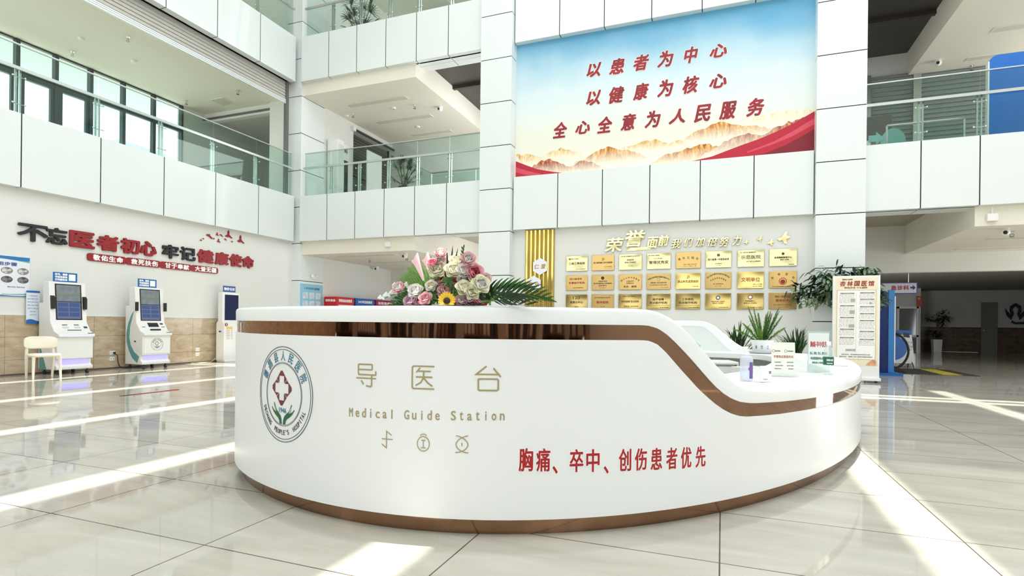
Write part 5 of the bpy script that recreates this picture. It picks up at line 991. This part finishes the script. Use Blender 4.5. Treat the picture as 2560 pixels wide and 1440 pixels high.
t = thing('paper_cup', 'white cup with grey lettering standing in front of the small white sign', 'cup', (.295, 4.37, WT), 0)
g = G(); g.lathe([(0, 0), (.037, 0), (.041, .004), (.037, .008), (.0405, .105), (.042, .108), (.0405, .11), (.038, .106), (.033, .012), (0, .012)], n=28); g.obj('cup_body', mat('cup_white', (248, 248, 246), .3), t)
g = G(); g.tube([(-.039, 0, .03), (-.065, 0, .04), (-.068, 0, .075), (-.039, 0, .085)], .005, 8); g.obj('cup_handle', mat('cup_white', (248, 248, 246), .3), t)
for z, s, w in ((.074, '电话', .02), (.064, '咨询', .02), (.02, 'VaC', .03)):
    g = G(); a0 = -45 if z > .05 else -95; g.text(s, 0, z, w, .008, 0, .0006, .0003, fn=lambda x, y, q: ((.0405 + q) * math.cos(math.radians(a0) + x / .04), (.0405 + q) * math.sin(math.radians(a0) + x / .04), y)); g.obj('cup_lettering', mat('letter_grey', (120, 120, 128), .5), t)
ACR = glass('acrylic', (246, 250, 248), .1, .22)
PAP = mat('sign_paper', (236, 238, 226), .5)
def tabletop(g, w, h, t0): pass
t = thing('counter_sign', 'small clear-based sign with pale red lettering on the low counter, beside the cup', 'sign', (.465, 4.95, WT), math.radians(14))
g = G(); g.box(-.1, -.04, 0, .1, .04, .012); g.obj('acrylic_base', ACR, t)
g = G(); g.hexa([(-.09, -.01, .012), (.09, -.01, .012), (.09, .0, .012), (-.09, .0, .012)], [(-.09, .01, .27), (.09, .01, .27), (.09, .02, .27), (-.09, .02, .27)]); g.obj('sign_panel', PAP, t)
fs = lambda x, y, z: (x, -.0104 + .02 * (y - .012) / .258 - z, y)
PR = mat('pale_red_text', (196, 130, 124), .5); PGY = mat('pale_grey_text', (150, 150, 140), .5)
for s, x, y, w, h, m in (('学雷锋志愿服务站', 0, .155, .15, .022, PR), ('全国学雷锋', -.045, .2, .045, .011, PGY), ('志愿服务', .055, .2, .045, .011, PGY), ('为患者提供', -.045, .11, .05, .008, PGY), ('导医导诊服务', .05, .11, .05, .008, PGY), ('协助自助挂号缴费', -.035, .083, .06, .008, PGY), ('轮椅平车借用', .05, .083, .05, .008, PGY), ('健康咨询', -.045, .058, .05, .008, PGY), ('便民服务', .055, .058, .04, .008, PGY)):
    g = G(); g.text(s, x, y, w, h, 0, .0006, .0006, fn=fs); g.obj('sign_lettering', m, t)
for x in (-.075, .018):
    g = G(); g.ring(x, .2, .0085, .012, 0, .0006, 20, 0, fs); g.obj('round_logo', PR if x < 0 else PGY, t)
t = thing('tri_sign', 'tall three-sided clear acrylic sign with red and blue lettering on the low counter', 'sign', (.82, 5.62, WT), math.radians(6))
A0, B0, C0 = Vector((-.115, -.06, 0)), Vector((.06, -.085, 0)), Vector((.1, .09, 0))
for p, q, nm, rows in ((A0, B0, 'front_face', (('胸痛·卒中优先', .245, .13, .05, mat('tri_red', (186, 74, 88), .5)), ('老人、孕妇、军人、残疾优先', .165, .135, .024, mat('tri_green', (96, 140, 124), .5)), ('一站式便民服务中心 便民服务', .12, .14, .024, mat('tri_green', (96, 140, 124), .5)), ('德昌县人民医院', .082, .1, .016, mat('tri_green', (96, 140, 124), .5)))), (B0, C0, 'side_face', (('咨询台', .265, .1, .06, mat('tri_blue', (52, 104, 168), .5)), ('服务', .165, .06, .06, mat('tri_blue', (52, 104, 168), .5)))), (C0, A0, 'rear_face', ())):
    d = (q - p); L_ = d.length; d.normalize(); nn = Vector((d.y, -d.x, 0)); m_ = (p + q) / 2
    f = lambda x, y, z: tuple(m_ + d * x + nn * z + Vector((0, 0, y)))
    g = G(); g.hexa([f(-L_/2, .0, -.004), f(L_/2, .0, -.004), f(L_/2, .36, -.004), f(-L_/2, .36, -.004)], [f(-L_/2, 0, 0), f(L_/2, 0, 0), f(L_/2, .36, 0), f(-L_/2, .36, 0)]); s = g.obj(nm, ACR, t)
    g = G(); g.hexa([f(-L_/2 + .008, .07, .0002), f(L_/2 - .008, .07, .0002), f(L_/2 - .008, .345, .0002), f(-L_/2 + .008, .345, .0002)], [f(-L_/2 + .008, .07, .0008), f(L_/2 - .008, .07, .0008), f(L_/2 - .008, .345, .0008), f(-L_/2 + .008, .345, .0008)]); g.obj('insert_sheet', mat('insert_grey', (226, 232, 230), .5), s)
    for tx, y, w, h, m in rows:
        g = G(); g.text(tx, 0, y, w, h, .001, .0006, .0012, fn=f); g.obj('sign_lettering', m, s)
t = thing('water_bottle', 'clear plastic water bottle with green label and white cap at the counter end', 'bottle', (.84, 5.3, WT))
WPL = glass('bottle_plastic', (250, 252, 252), .1, .24, (240, 246, 246))
g = G(); g.lathe([(0, .004), (.026, 0), (.039, .008), (.04, .05), (.037, .056), (.04, .062), (.04, .165), (.037, .18), (.03, .215), (.017, .238), (.015, .246)], n=28); g.obj('bottle_body', WPL, t)
g = G(); g.lathe([(0, .244), (.018, .244), (.018, .272), (.015, .276), (0, .276)], n=24); g.obj('bottle_cap', PLW, t)
g = G(); g.lathe([(.0405, .08), (.0408, .081), (.0408, .147), (.0405, .148)], n=28); l = g.obj('bottle_label', mat('label_green', (16, 96, 66), .35), t)
for a0, s, z, w, h in ((-105, '润', .122, .022, .018), (-70, '山泉', .122, .034, .018), (-85, '饮用天然水', .095, .045, .009)):
    g = G(); g.text(s, 0, z, w, h, 0, .0006, .0006, fn=lambda x, y, q: ((.0409 + q) * math.cos(math.radians(a0) + x / .041), (.0409 + q) * math.sin(math.radians(a0) + x / .041), y)); g.obj('label_lettering', PUREW, l)
t = thing('ballpoint_pen', 'grey-green pen lying on the low counter behind the water bottle', 'pen', (1.12, 6.45, WT), math.radians(-18)); g = G(); g.tube([(-.075, 0, .006), (.06, 0, .006), (.075, 0, .006)], [.006, .006, .002], 10); g.obj('pen_barrel', mat('pen_green', (110, 140, 130), .3), t)
g = G(); g.box(-.07, -.002, .011, -.03, .002, .015); g.obj('pen_clip', STEEL, t)
t = thing('fern_tray', 'pale grey round tray beneath the fern bowl on the desk', 'tray', (.57, 9.2, WT)); g = G(); g.lathe([(0, .0), (.18, 0), (.2, .022), (.192, .024), (.175, .008), (0, .008)], n=32); g.obj('tray_dish', mat('tray_grey', (196, 202, 206), .3), t)
t = thing('foxtail_fern', 'bushy green foxtail fern in a white lettered bowl on the desk', 'plant', (.57, 9.2, WT + .0085))
g = G(); g.lathe([(0, 0), (.11, 0), (.125, .02), (.15, .15), (.175, .185), (.165, .188), (.14, .15), (0, .14)], n=28); b = g.obj('bowl', mat('bowl_white', (238, 240, 240), .2), t)
for a0, s in ((-130, '春'), (-95, '竹'), (-60, '兰')):
    g = G(); g.text(s, 0, .085, .03, .06, 0, .001, .001, fn=lambda x, y, q: ((.14 + q) * math.cos(math.radians(a0) + x / .14), (.14 + q) * math.sin(math.radians(a0) + x / .14), y)); g.obj('bowl_lettering', mat('bowl_ink', (120, 130, 130), .5), b)
g = G(); g.lathe([(0, .13), (.138, .13), (.1, .16), (0, .17)], n=20); g.obj('soil', mat('soil_brown', (60, 46, 34), .9), t)
FRN = mat('fern_green', (122, 168, 62), .5, noise=(14, (84, 132, 48), .6)); FRD = mat('fern_deep', (84, 130, 48), .5, noise=(14, (56, 100, 40), .6))
R4 = random.Random(5)
for k in range(18):
    a = (k / 18) * 6.283 + R4.uniform(-.15, .15); lean = R4.uniform(.25, 1.5) if k % 3 else R4.uniform(.1, .45); L = R4.uniform(.36, .52) if lean > .6 else R4.uniform(.45, .62)
    d = Vector((math.cos(a) * lean, math.sin(a) * lean, 1)).normalized(); pts = [Vector((d.x * .08, d.y * .08, .15)) + d * L * q / 6 - Vector((0, 0, .12 * lean * (q / 6) ** 2 * L)) for q in range(7)]
    g = G(); g.tube(pts, [.006] * 6 + [.002], 5)
    for j in range(300):
        v = .1 + .9 * j / 300; i = min(5, int(v * 6)); q = pts[i].lerp(pts[i+1], v * 6 - i); ax = (pts[i+1] - pts[i]).normalized(); s = Vector((R4.gauss(0, 1), R4.gauss(0, 1), R4.gauss(0, 1))); s = (s - ax * s.dot(ax)).normalized()
        e_ = q + (s + ax * .7).normalized() * .052 * math.sin(math.pi * (.18 + .78 * v)); w_ = ax.cross(s) * .005
        g.bm.faces.new([g.bm.verts.new(x) for x in (q - w_, e_, q + w_)])
    g.obj('frond', FRN if R4.random() < .6 else FRD, t)
def blade_plant(name, label, x, y, z, hh, n, seed, ml, pot=True, r=.2):
    t = thing(name, label, 'plant', (x, y, z)); R5 = random.Random(seed)
    if pot:
        g = G(); g.lathe([(0, 0), (r * .7, 0), (r, .4), (r * 1.05, .42), (r * .95, .42), (r * .9, .36), (0, .36)], n=24); g.obj('pot', mat('pot_dark', (56, 56, 58), .4), t)
        g = G(); g.lathe([(0, .34), (r * .9, .34), (0, .37)], n=16); g.obj('soil', mat('soil_brown', (60, 46, 34), .9), t)
    for k in range(n):
        a = R5.uniform(0, 6.28); lean = R5.uniform(.05, .9); L = hh * R5.uniform(.7, 1); g = G(); d = (math.cos(a) * lean, math.sin(a) * lean, 1)
        b0 = Vector((R5.uniform(-.07, .07), R5.uniform(-.07, .07), .35 + R5.random() * .3)); blade_leaf(g, b0, d, (math.cos(a), math.sin(a), .01), L, .035, R5.uniform(.1, .45), 0, 6, .3); g.obj('leaf', ml[k % len(ml)], t)
    g = G(); g.tube([(0, 0, .3), (0, 0, 0.68)], .03, 8); g.obj('stem', mat('stem_brown', (92, 78, 56), .8), t)
blade_plant('spiky_plant', 'dark spiky-leaved plant behind the desk, between the rear counter slope and the fern', .26, 11.6, 0, .8, 70, 11, (LFD, LFD, LF))
blade_plant('spiky_plant', 'dark spiky-leaved plant behind the desk, between the fern and the three-sided sign', 1.33, 11.9, 0, .8, 74, 12, (LFD, LF, LFD))
# --- behind the counter: drawer cabinets and a plastic bag
CAB = mat('cabinet_grey', (224, 226, 222), .35)
for x, y, rz, lab in ((.03, 8.35, .25, 'pale grey drawer cabinet under the rear worktop, nearest the counter slope'), (.62, 7.3, .9, 'pale grey drawer cabinet in shade under the worktop behind the small sign')):
    t = thing('drawer_cabinet', lab, 'cabinet', (x, y, 0), rz); g = G(); g.box(-.2, -.0, .06, .2, .5, .6); g.obj('cabinet_body', CAB, t, bevel=.006)
    for z0, z1 in ((.44, .59), (.27, .43), (.07, .26)):
        g = G(); g.box(-.19, -.018, z0, .19, 0, z1); d = g.obj('drawer', CAB, t, bevel=.004); g = G(); g.box(-.17, -.022, z1 - .05, .17, -.018, z1 - .025); g.obj('handle_groove', mat('groove_grey', (130, 132, 132), .4), d)
        if z1 > .5: g = G(); g.cyl((.15, -.018, .55), (.15, -.025, .55), .01, 10); g.obj('lock', BLACK, d)
    for q in (-.16, .16):
        for w_ in (.05, .45):
            g = G(); g.cyl((q - .01, w_, .03), (q + .01, w_, .03), .03, 10); g.box(q - .012, w_ - .012, .03, q + .012, w_ + .012, .07); g.obj('caster', BLACK, t)
t = thing('plastic_bag', 'crumpled clear plastic bag of mint green things on the rear worktop', 'bag', (-.55, 8.95, WT - .003))
g = G(); g.ball((0, 0, .09), (.26, .12, .088), 0, 28, 16); R6 = random.Random(8)
for v in g.bm.verts: v.co *= 1 + .14 * math.sin(v.co.x * 31 + v.co.z * 40) * math.cos(v.co.y * 37); v.co.z = max(0.0, v.co.z)
g.obj('bag_skin', glass('bag_film', (232, 242, 240), .1, .45, (226, 240, 236)), t)
g = G(); g.box(-.12, -.06, .01, .14, .05, .1); g.obj('mint_contents', mat('mint_goods', (150, 206, 192), .5), t, bevel=.02)
# --- potted palms on the balconies
def potted_palm(name, label, x, y, z, h, n, seed, m):
    t = thing(name, label, 'plant', (x, y, z)); g = G(); g.lathe([(0, 0), (.12, 0), (.17, .3), (.18, .3), (.18, .33), (.15, .33), (.14, .28), (0, .28)], n=20); g.obj('pot', mat('pot_black', (40, 42, 44), .4), t)
    R5 = random.Random(seed)
    for k in range(n):
        a = R5.uniform(0, 6.28); q = R5.uniform(.15, .5); s = .2 + .75 * R5.random(); b0 = Vector((R5.uniform(-.05, .05), R5.uniform(-.05, .05), .28)); tip = Vector((math.cos(a) * q * h * .6, math.sin(a) * q * h * .6, .28 + (h - .5) * s)); g = G(); g.tube([b0, b0.lerp(tip, .6) + Vector((0, 0, .05)), tip], .007, 5)
        d0 = (tip - b0).normalized()
        for j in range(11):
            th = (j - 5) * .27; side = d0.cross(Vector((0, 0, 1))).normalized(); blade_leaf(g, tip, d0 * math.cos(th) + side * math.sin(th), (0, 0, 1), .3 * h / 1.2 * (1 - abs(th) * .2), .026, .4)
        g.obj('fan_leaf', m[k % len(m)], t)
potted_palm('potted_palm', 'fan palm in a dark pot behind the middle balcony glass', -9.2, 14.7, 4.95, 1.35, 24, 21, (LFD, LF))
potted_palm('potted_palm', 'large dark palm behind the top balcony glass, near the corner column', -11.1, 14.95, 9.95, 1.9, 30, 22, (LFD, LFD, LF))
# --- broad tree-like plant by the right column
t = thing('money_tree', 'tall leafy green plant spreading behind the white clinic banner', 'plant', (2.46, 13.37, 0)); g = G(); g.lathe([(0, 0), (.12, 0), (.14, .4), (.145, .42), (.125, .42), (.12, .38), (0, .38)], n=22); g.obj('pot', mat('pot_white', (226, 228, 226), .3), t)
g = G(); g.tube([(0, 0, .35), (.015, .01, 1.0), (-.02, 0, 1.6)], [.05, .042, .03], 10); g.obj('trunk', mat('bark_brown', (104, 88, 66), .8), t)
R7 = random.Random(17)
for k in range(54):
    a = R7.uniform(0, 6.28); rr = R7.uniform(.3, 1.0); z1 = 1.85 + .52 * (1 - rr ** 2) + R7.uniform(-.2, .12); q = Vector((math.cos(a) * rr * 1.02 - .1, math.sin(a) * rr * .17 - .02, z1)); 
    if R7.random() < .3: q.z -= .35 * rr
    b0 = Vector((0, 0, 1.3 + R7.random() * .35)); mid = b0.lerp(q, .6) + Vector((0, 0, .12)); g = G(); g.tube([b0, mid, q], [.008, .006, .003], 5, 1)
    for j in range(26):
        u = R7.random(); c = mid.lerp(q, .1 + .95 * u) + Vector((R7.gauss(0, .06), R7.gauss(0, .02), R7.gauss(0, .06)))
        d = Vector((R7.gauss(0, .6) + math.cos(a) * .6, R7.gauss(0, .25), R7.gauss(-.35, .4))); blade_leaf(g, c, d, (R7.gauss(0, .3), R7.gauss(0, .3), 1), R7.uniform(.1, .16), .062, .2, 0, 4, .1)
    g.obj('branch', [LFV if R7.random() < .55 else LFD, mat('twig_brown', (96, 84, 60), .8)], t)
# --- clinic banner stand
t = thing('light_box_banner', 'tall white clinic light-box stand with red title and two columns of notices', 'banner', (2.535, 12.99, 0)); BW = mat('banner_frame', (240, 242, 242), .3)
g = G(); g.box(-.435, -.07, .04, .435, .07, .1); g.box(-.415, -.03, .1, .415, .05, 2.16); g.obj('frame', BW, t, bevel=.006)
for x in (-.36, .36):
    g = G(); g.cyl((x, -.05, .02), (x, .05, .02), .02, 10); g.obj('foot', BLACK, t)
F = lambda x, y, z: (x, -.03 - z, y)
g = G(); g.prism([(-.38, .335), (.38, .335), (.38, 2.125), (-.38, 2.125)], 0, .002, 0, F); g.obj('poster_sheet', mat('sheet_beige', (240, 226, 196), .5, noise=(5, (248, 238, 216), .6)), t)
g = G(); g.prism([(-.34, .47), (.34, .47), (.34, 1.86), (-.34, 1.86)], .002, .003, 0, F); g.obj('notice_field', mat('notice_white', (250, 250, 248), .5), t)
for s in ((-.345, .46, -.335, 1.87), (.335, .46, .345, 1.87), (-.345, .46, .345, .468), (-.345, 1.862, .345, 1.87), (-.002, .6, .002, 1.8)):
    g = G(); g.prism([(s[0], s[1]), (s[2], s[1]), (s[2], s[3]), (s[0], s[3])], .003, .0045, 0, F); g.obj('border_line', mat('border_gold', (206, 188, 140), .5), t)
BR = mat('banner_red', (160, 70, 50), .5)
for i, ch in enumerate('杏林国医馆'):
    g = G(); g.text(ch, -.24 + i * .125, 2.0, .1, .1, .003, .002, .004, 0, .12, F); g.obj('title_character', BR, t)
for s, x, y, w, h, m in (('德昌县人民医院', -.16, 2.085, .18, .026, TBR), ('特色疗法 十大病种', -.01, 1.915, .4, .04, TBR), ('服务地址：德昌门诊三楼杏林国医馆就诊', .0, .515, .58, .026, PGY), ('服务电话：杏林国医馆咨询预约专线', .0, .56, .5, .022, PGY)):
    g = G(); g.text(s, x, y, w, h, .003, .002, .001, fn=F); g.obj('small_lettering', m, t)
HB = mat('heading_bar', (150, 136, 120), .5)
heads = ('针灸疗法', '推拿疗法', '拔罐疗法', '艾灸疗法', '中药熏洗', '穴位贴敷', '耳穴压豆', '刮痧疗法')
for c, (cx, ys_) in enumerate(((-.16, (1.8, 1.55, 1.31, 1.07, .9)), (.19, (1.81, 1.68, 1.53, 1.39, 1.25, 1.03, .87)))):
    for i, y in enumerate(ys_):
        g = G(); g.prism([(cx - .125, y - .013), (cx + .125, y - .013), (cx + .125, y + .013), (cx - .125, y + .013)], .003, .005, 0, F); hb = g.obj('heading_bar', HB, t)
        g = G(); g.text(heads[(i + 3 * c) % 8], cx, y, .12, .018, .005, .001, fn=F); g.obj('heading_lettering', mat('heading_pale', (226, 218, 204), .5), hb)
        yn = ys_[i + 1] if i + 1 < len(ys_) else .7; n = int((y - yn - .05) / .026); g = G()
        for q in range(n):
            x0 = cx - .14; 
            while x0 < cx + .12: w = min(R7.uniform(.02, .07), cx + .135 - x0); g.prism([(x0, y - .04 - q * .026), (x0 + w, y - .04 - q * .026), (x0 + w, y - .031 - q * .026), (x0, y - .031 - q * .026)], .003, .0038, 0, F); x0 += w + .012
        g.obj('notice_text_lines', mat('notice_grey', (176, 174, 172), .6), t) if n > 0 else g.bm.free()
for x, y, w, h in ((-.06, 1.66, .08, .07), (-.07, 1.42, .09, .07), (-.08, 1.14, .1, .07), (-.12, .65, .12, .04), (-.03, .65, .05, .05), (.25, 1.6, .05, .04)):
    g = G(); g.prism([(x - w/2, y - h/2), (x + w/2, y - h/2), (x + w/2, y + h/2), (x - w/2, y + h/2)], .004, .0055, 0, F); g.obj('small_picture', mat('picture_blue', (150, 166, 176), .5, noise=(30, (200, 190, 170), .6)), t)
g = G(); g.prism([(.17, .345), (.37, .345), (.36, .44), (.3, .47), (.22, .41)], .003, .005, 0, F); g.obj('pot_picture', mat('picture_clay', (196, 120, 96), .5, noise=(16, (238, 206, 160), .6)), t)
# --- blue totem, ring stand and notice board
t = thing('totem_sign', 'tall blue totem board with a broad base plate behind the banner', 'sign', (3.55, 15.4, 0)); NV = mat('totem_navy', (20, 44, 104), .25); BL2 = mat('totem_blue', (58, 128, 196), .3)
g = G(); g.box(-.4, -.3, 0, .36, .6, .055); g.obj('base_plate', mat('totem_base', (30, 104, 176), .35), t)
g = G(); g.box(-.3, -.1, .055, .1, .12, 1.98); g.obj('board', NV, t, bevel=.006); g = G(); g.box(.1, -.12, .055, .22, .14, 2.0); g.obj('edge_column', BL2, t, bevel=.006); g = G(); g.box(.22, -.1, .3, .245, .12, 1.85); g.obj('white_strip', PLW, t)
t = thing('ring_stand', 'large black ring standing upright beside the blue totem', 'stand', (3.9, 16.6, 0)); RB_ = mat('rubber_black', (26, 26, 28), .5)
g = G(); g.tube([(.5 * math.cos(2 * math.pi * k / 40), 0, .53 + .5 * math.sin(2 * math.pi * k / 40)) for k in range(41)], .028, 8, cap=False); g.obj('ring', RB_, t)
g = G(); g.hexa([(-.05, -.32, 0), (.42, -.32, 0), (.42, .2, 0), (-.05, .2, 0)], [(.02, -.12, .14), (.2, -.12, .14), (.2, .08, .14), (.02, .08, .14)]); g.obj('foot', RB_, t)
t = thing('easel_notice', 'white notice board with a big blue disc seen through the black ring', 'board', (4.55, 17.9, 0))
g = G(); g.hexa([(-.36, 0, .15), (.34, 0, .15), (.34, .03, .15), (-.36, .03, .15)], [(-.36, .1, 1.05), (.28, .1, 1.05), (.28, .13, 1.05), (-.36, .13, 1.05)]); g.obj('board_panel', mat('notice_pale', (226, 234, 238), .4), t)
E2 = lambda x, y, z: (x, .1 * (y - .15) / .9 - .001 - z, y)
g = G(); g.prism([(-.36, .93), (.3, .93), (.28, 1.05), (-.36, 1.05)], 0, .003, 0, E2); g.obj('blue_header', KB, t)
g = G(); g.lathe([(0, 0), (.33, 0), (.33, .003), (0, .003)], n=36); o = g.obj('blue_disc', mat('disc_blue', (52, 108, 196), .35), t); o.matrix_local = Matrix(((1, 0, 0, -.16), (0, .11, -1, .037), (0, 1, .11, .56), (0, 0, 0, 1)))
for y in (.45, .68):
    g = G(); g.prism([(-.35, y - .035), (-.06, y - .035), (-.06, y + .035), (-.35, y + .035)], .005, .008, 0, E2); g.obj('white_bar', PUREW, t)
for x in (-.3, .28):
    g = G(); g.tube([(x, .02, .2), (x + .03, -.1, 0)], .012, 6); g.tube([(x, .05, .6), (x, .4, 0)], .012, 6); g.obj('easel_leg', BLACK, t)
for k in range(3):
    g = G(); g.prism([(-.3 + k * .2, .87), (-.16 + k * .2, .85), (-.17 + k * .2, .97), (-.31 + k * .2, .99)], .003, .006, 0, E2); g.obj('picture_frame', mat('frame_navy', (40, 52, 80), .4), t)
for k in range(9):
    g = G(); g.prism([(.12 + .07 * (k % 3), .5 + .1 * (k // 3)), (.17 + .07 * (k % 3), .5 + .1 * (k // 3)), (.17 + .07 * (k % 3), .54 + .1 * (k // 3)), (.12 + .07 * (k % 3), .54 + .1 * (k // 3))], 0, .003, 0, E2); g.obj('notice_picture', PICL, t)
t = thing('hanging_sign', 'white hanging department sign with maroon characters and an arrow at the corridor mouth', 'sign', (4.7, 18.95, 2.1))
g = G(); g.box(-.62, -.03, 0, .52, .03, .33); g.obj('sign_frame', mat('sign_violet', (64, 64, 130), .4), t); g = G(); g.box(-.59, -.034, .025, .49, .034, .305); g.obj('sign_panel', mat('sign_pale', (200, 200, 212), .4), t)
for i, ch in enumerate('急诊科'):
    g = G(); g.text(ch, -.06 + i * .15, .175, .13, .13, 0, .003, .004, fn=lambda x, y, z: (x, -.0345 - z, y)); g.obj('sign_character', mat('sign_maroon', (150, 30, 60), .4), t)
g = G(); g.prism([(.34, .15), (.40, .15), (.40, .1), (.47, .175), (.40, .25), (.40, .2), (.34, .2)], 0, .003, 0, lambda x, y, z: (x, -.0345 - z, y)); g.obj('sign_arrow', mat('sign_navy2', (40, 44, 110), .4), t)
for x in (-.4, .3):
    g = G(); g.cyl((x, 0, .33), (x, 0, .85), .008, 6); g.obj('hanger', STEEL, t)
t = thing('floor_mat', 'dark floor mat with yellow diagonal bands at the corridor mouth', 'mat', (4.9, 17.0, 0)); g = G(); g.box(-.8, -1.05, .001, .75, .95, .008); g.obj('mat_sheet', mat('mat_black', (40, 40, 40), .8), t)
g = G(); g.prism([(.1, .95), (.45, .95), (.45, -.2), (.42, -1.05), (.02, -1.05)], .008, .010); g.obj('yellow_band', mat('mat_yellow', (190, 172, 50), .7), t)
t = thing('corridor_plant', 'dark leafy plant on a tall white pedestal pot in the corridor', 'plant', (9.49, 31.6, 0)); g = G(); g.hexa([(-.15, -.15, 0), (.15, -.15, 0), (.15, .15, 0), (-.15, .15, 0)], [(-.18, -.18, .6), (.18, -.18, .6), (.18, .18, .6), (-.18, .18, .6)]); g.obj('pot', PLW, t)
g = G(); g.tube([(0, 0, .55), (.05, 0, 1.1), (0, 0, 1.5)], .05, 8); g.obj('trunk', mat('bark_brown', (104, 88, 66), .8), t)
for k in range(16):
    g = G()
    c0_ = Vector((R7.gauss(0, .25), R7.gauss(0, .2), 1.6 + R7.gauss(0, .14))) if k < 11 else Vector((R7.gauss(0, .15), R7.gauss(0, .15), .85 + R7.gauss(0, .12)))
    for j in range(22): blade_leaf(g, c0_ + Vector((R7.gauss(0, .07), R7.gauss(0, .07), R7.gauss(0, .06))), (R7.gauss(0, 1), R7.gauss(0, 1), R7.gauss(-.1, .5)), (0, 0, 1), .16, .06, .2, 0, 4)
    g.obj('leaf_clump', LFD, t)
t = thing('wall_art', 'dark flower-shaped wall decoration on the corridor end wall', 'wall ornament', M=face_back(12.75, 32.4, 1.85)); DK = mat('art_charcoal', (44, 46, 48), .5)
for P in ([(-.1, -.15), (-.22, .1), (-.2, .35), (0, .5), (.2, .35), (.22, .1), (.1, -.15), (.06, .0), (.12, .2), (0, .35), (-.12, .2), (-.06, .0)], [(-.15, -.3), (-.32, -.1), (-.4, .25), (-.3, .1), (-.12, -.1)], [(.15, -.3), (.32, -.1), (.4, .25), (.3, .1), (.12, -.1)], [(-.12, -.32), (0, -.4), (.3, -.38), (.45, -.26), (.5, -.3), (.35, -.48), (0, -.5), (-.16, -.42)]):
    g = G(); g.prism(P, .005, .04); g.obj('cutout', DK, t)
t = thing('red_notice', 'small orange-red vertical sign on the corridor partition', 'sign', M=face_back(8.38, 30.19, 2.35)); g = G(); g.box(-.09, -.24, 0, .09, .24, .03); g.obj('sign_board', mat('notice_orange', (206, 92, 56), .5), t)
g = G(); g.text('安', 0, .12, .1, .1, .03, .003, fn=None); g.obj('sign_lettering', PUREW, t)
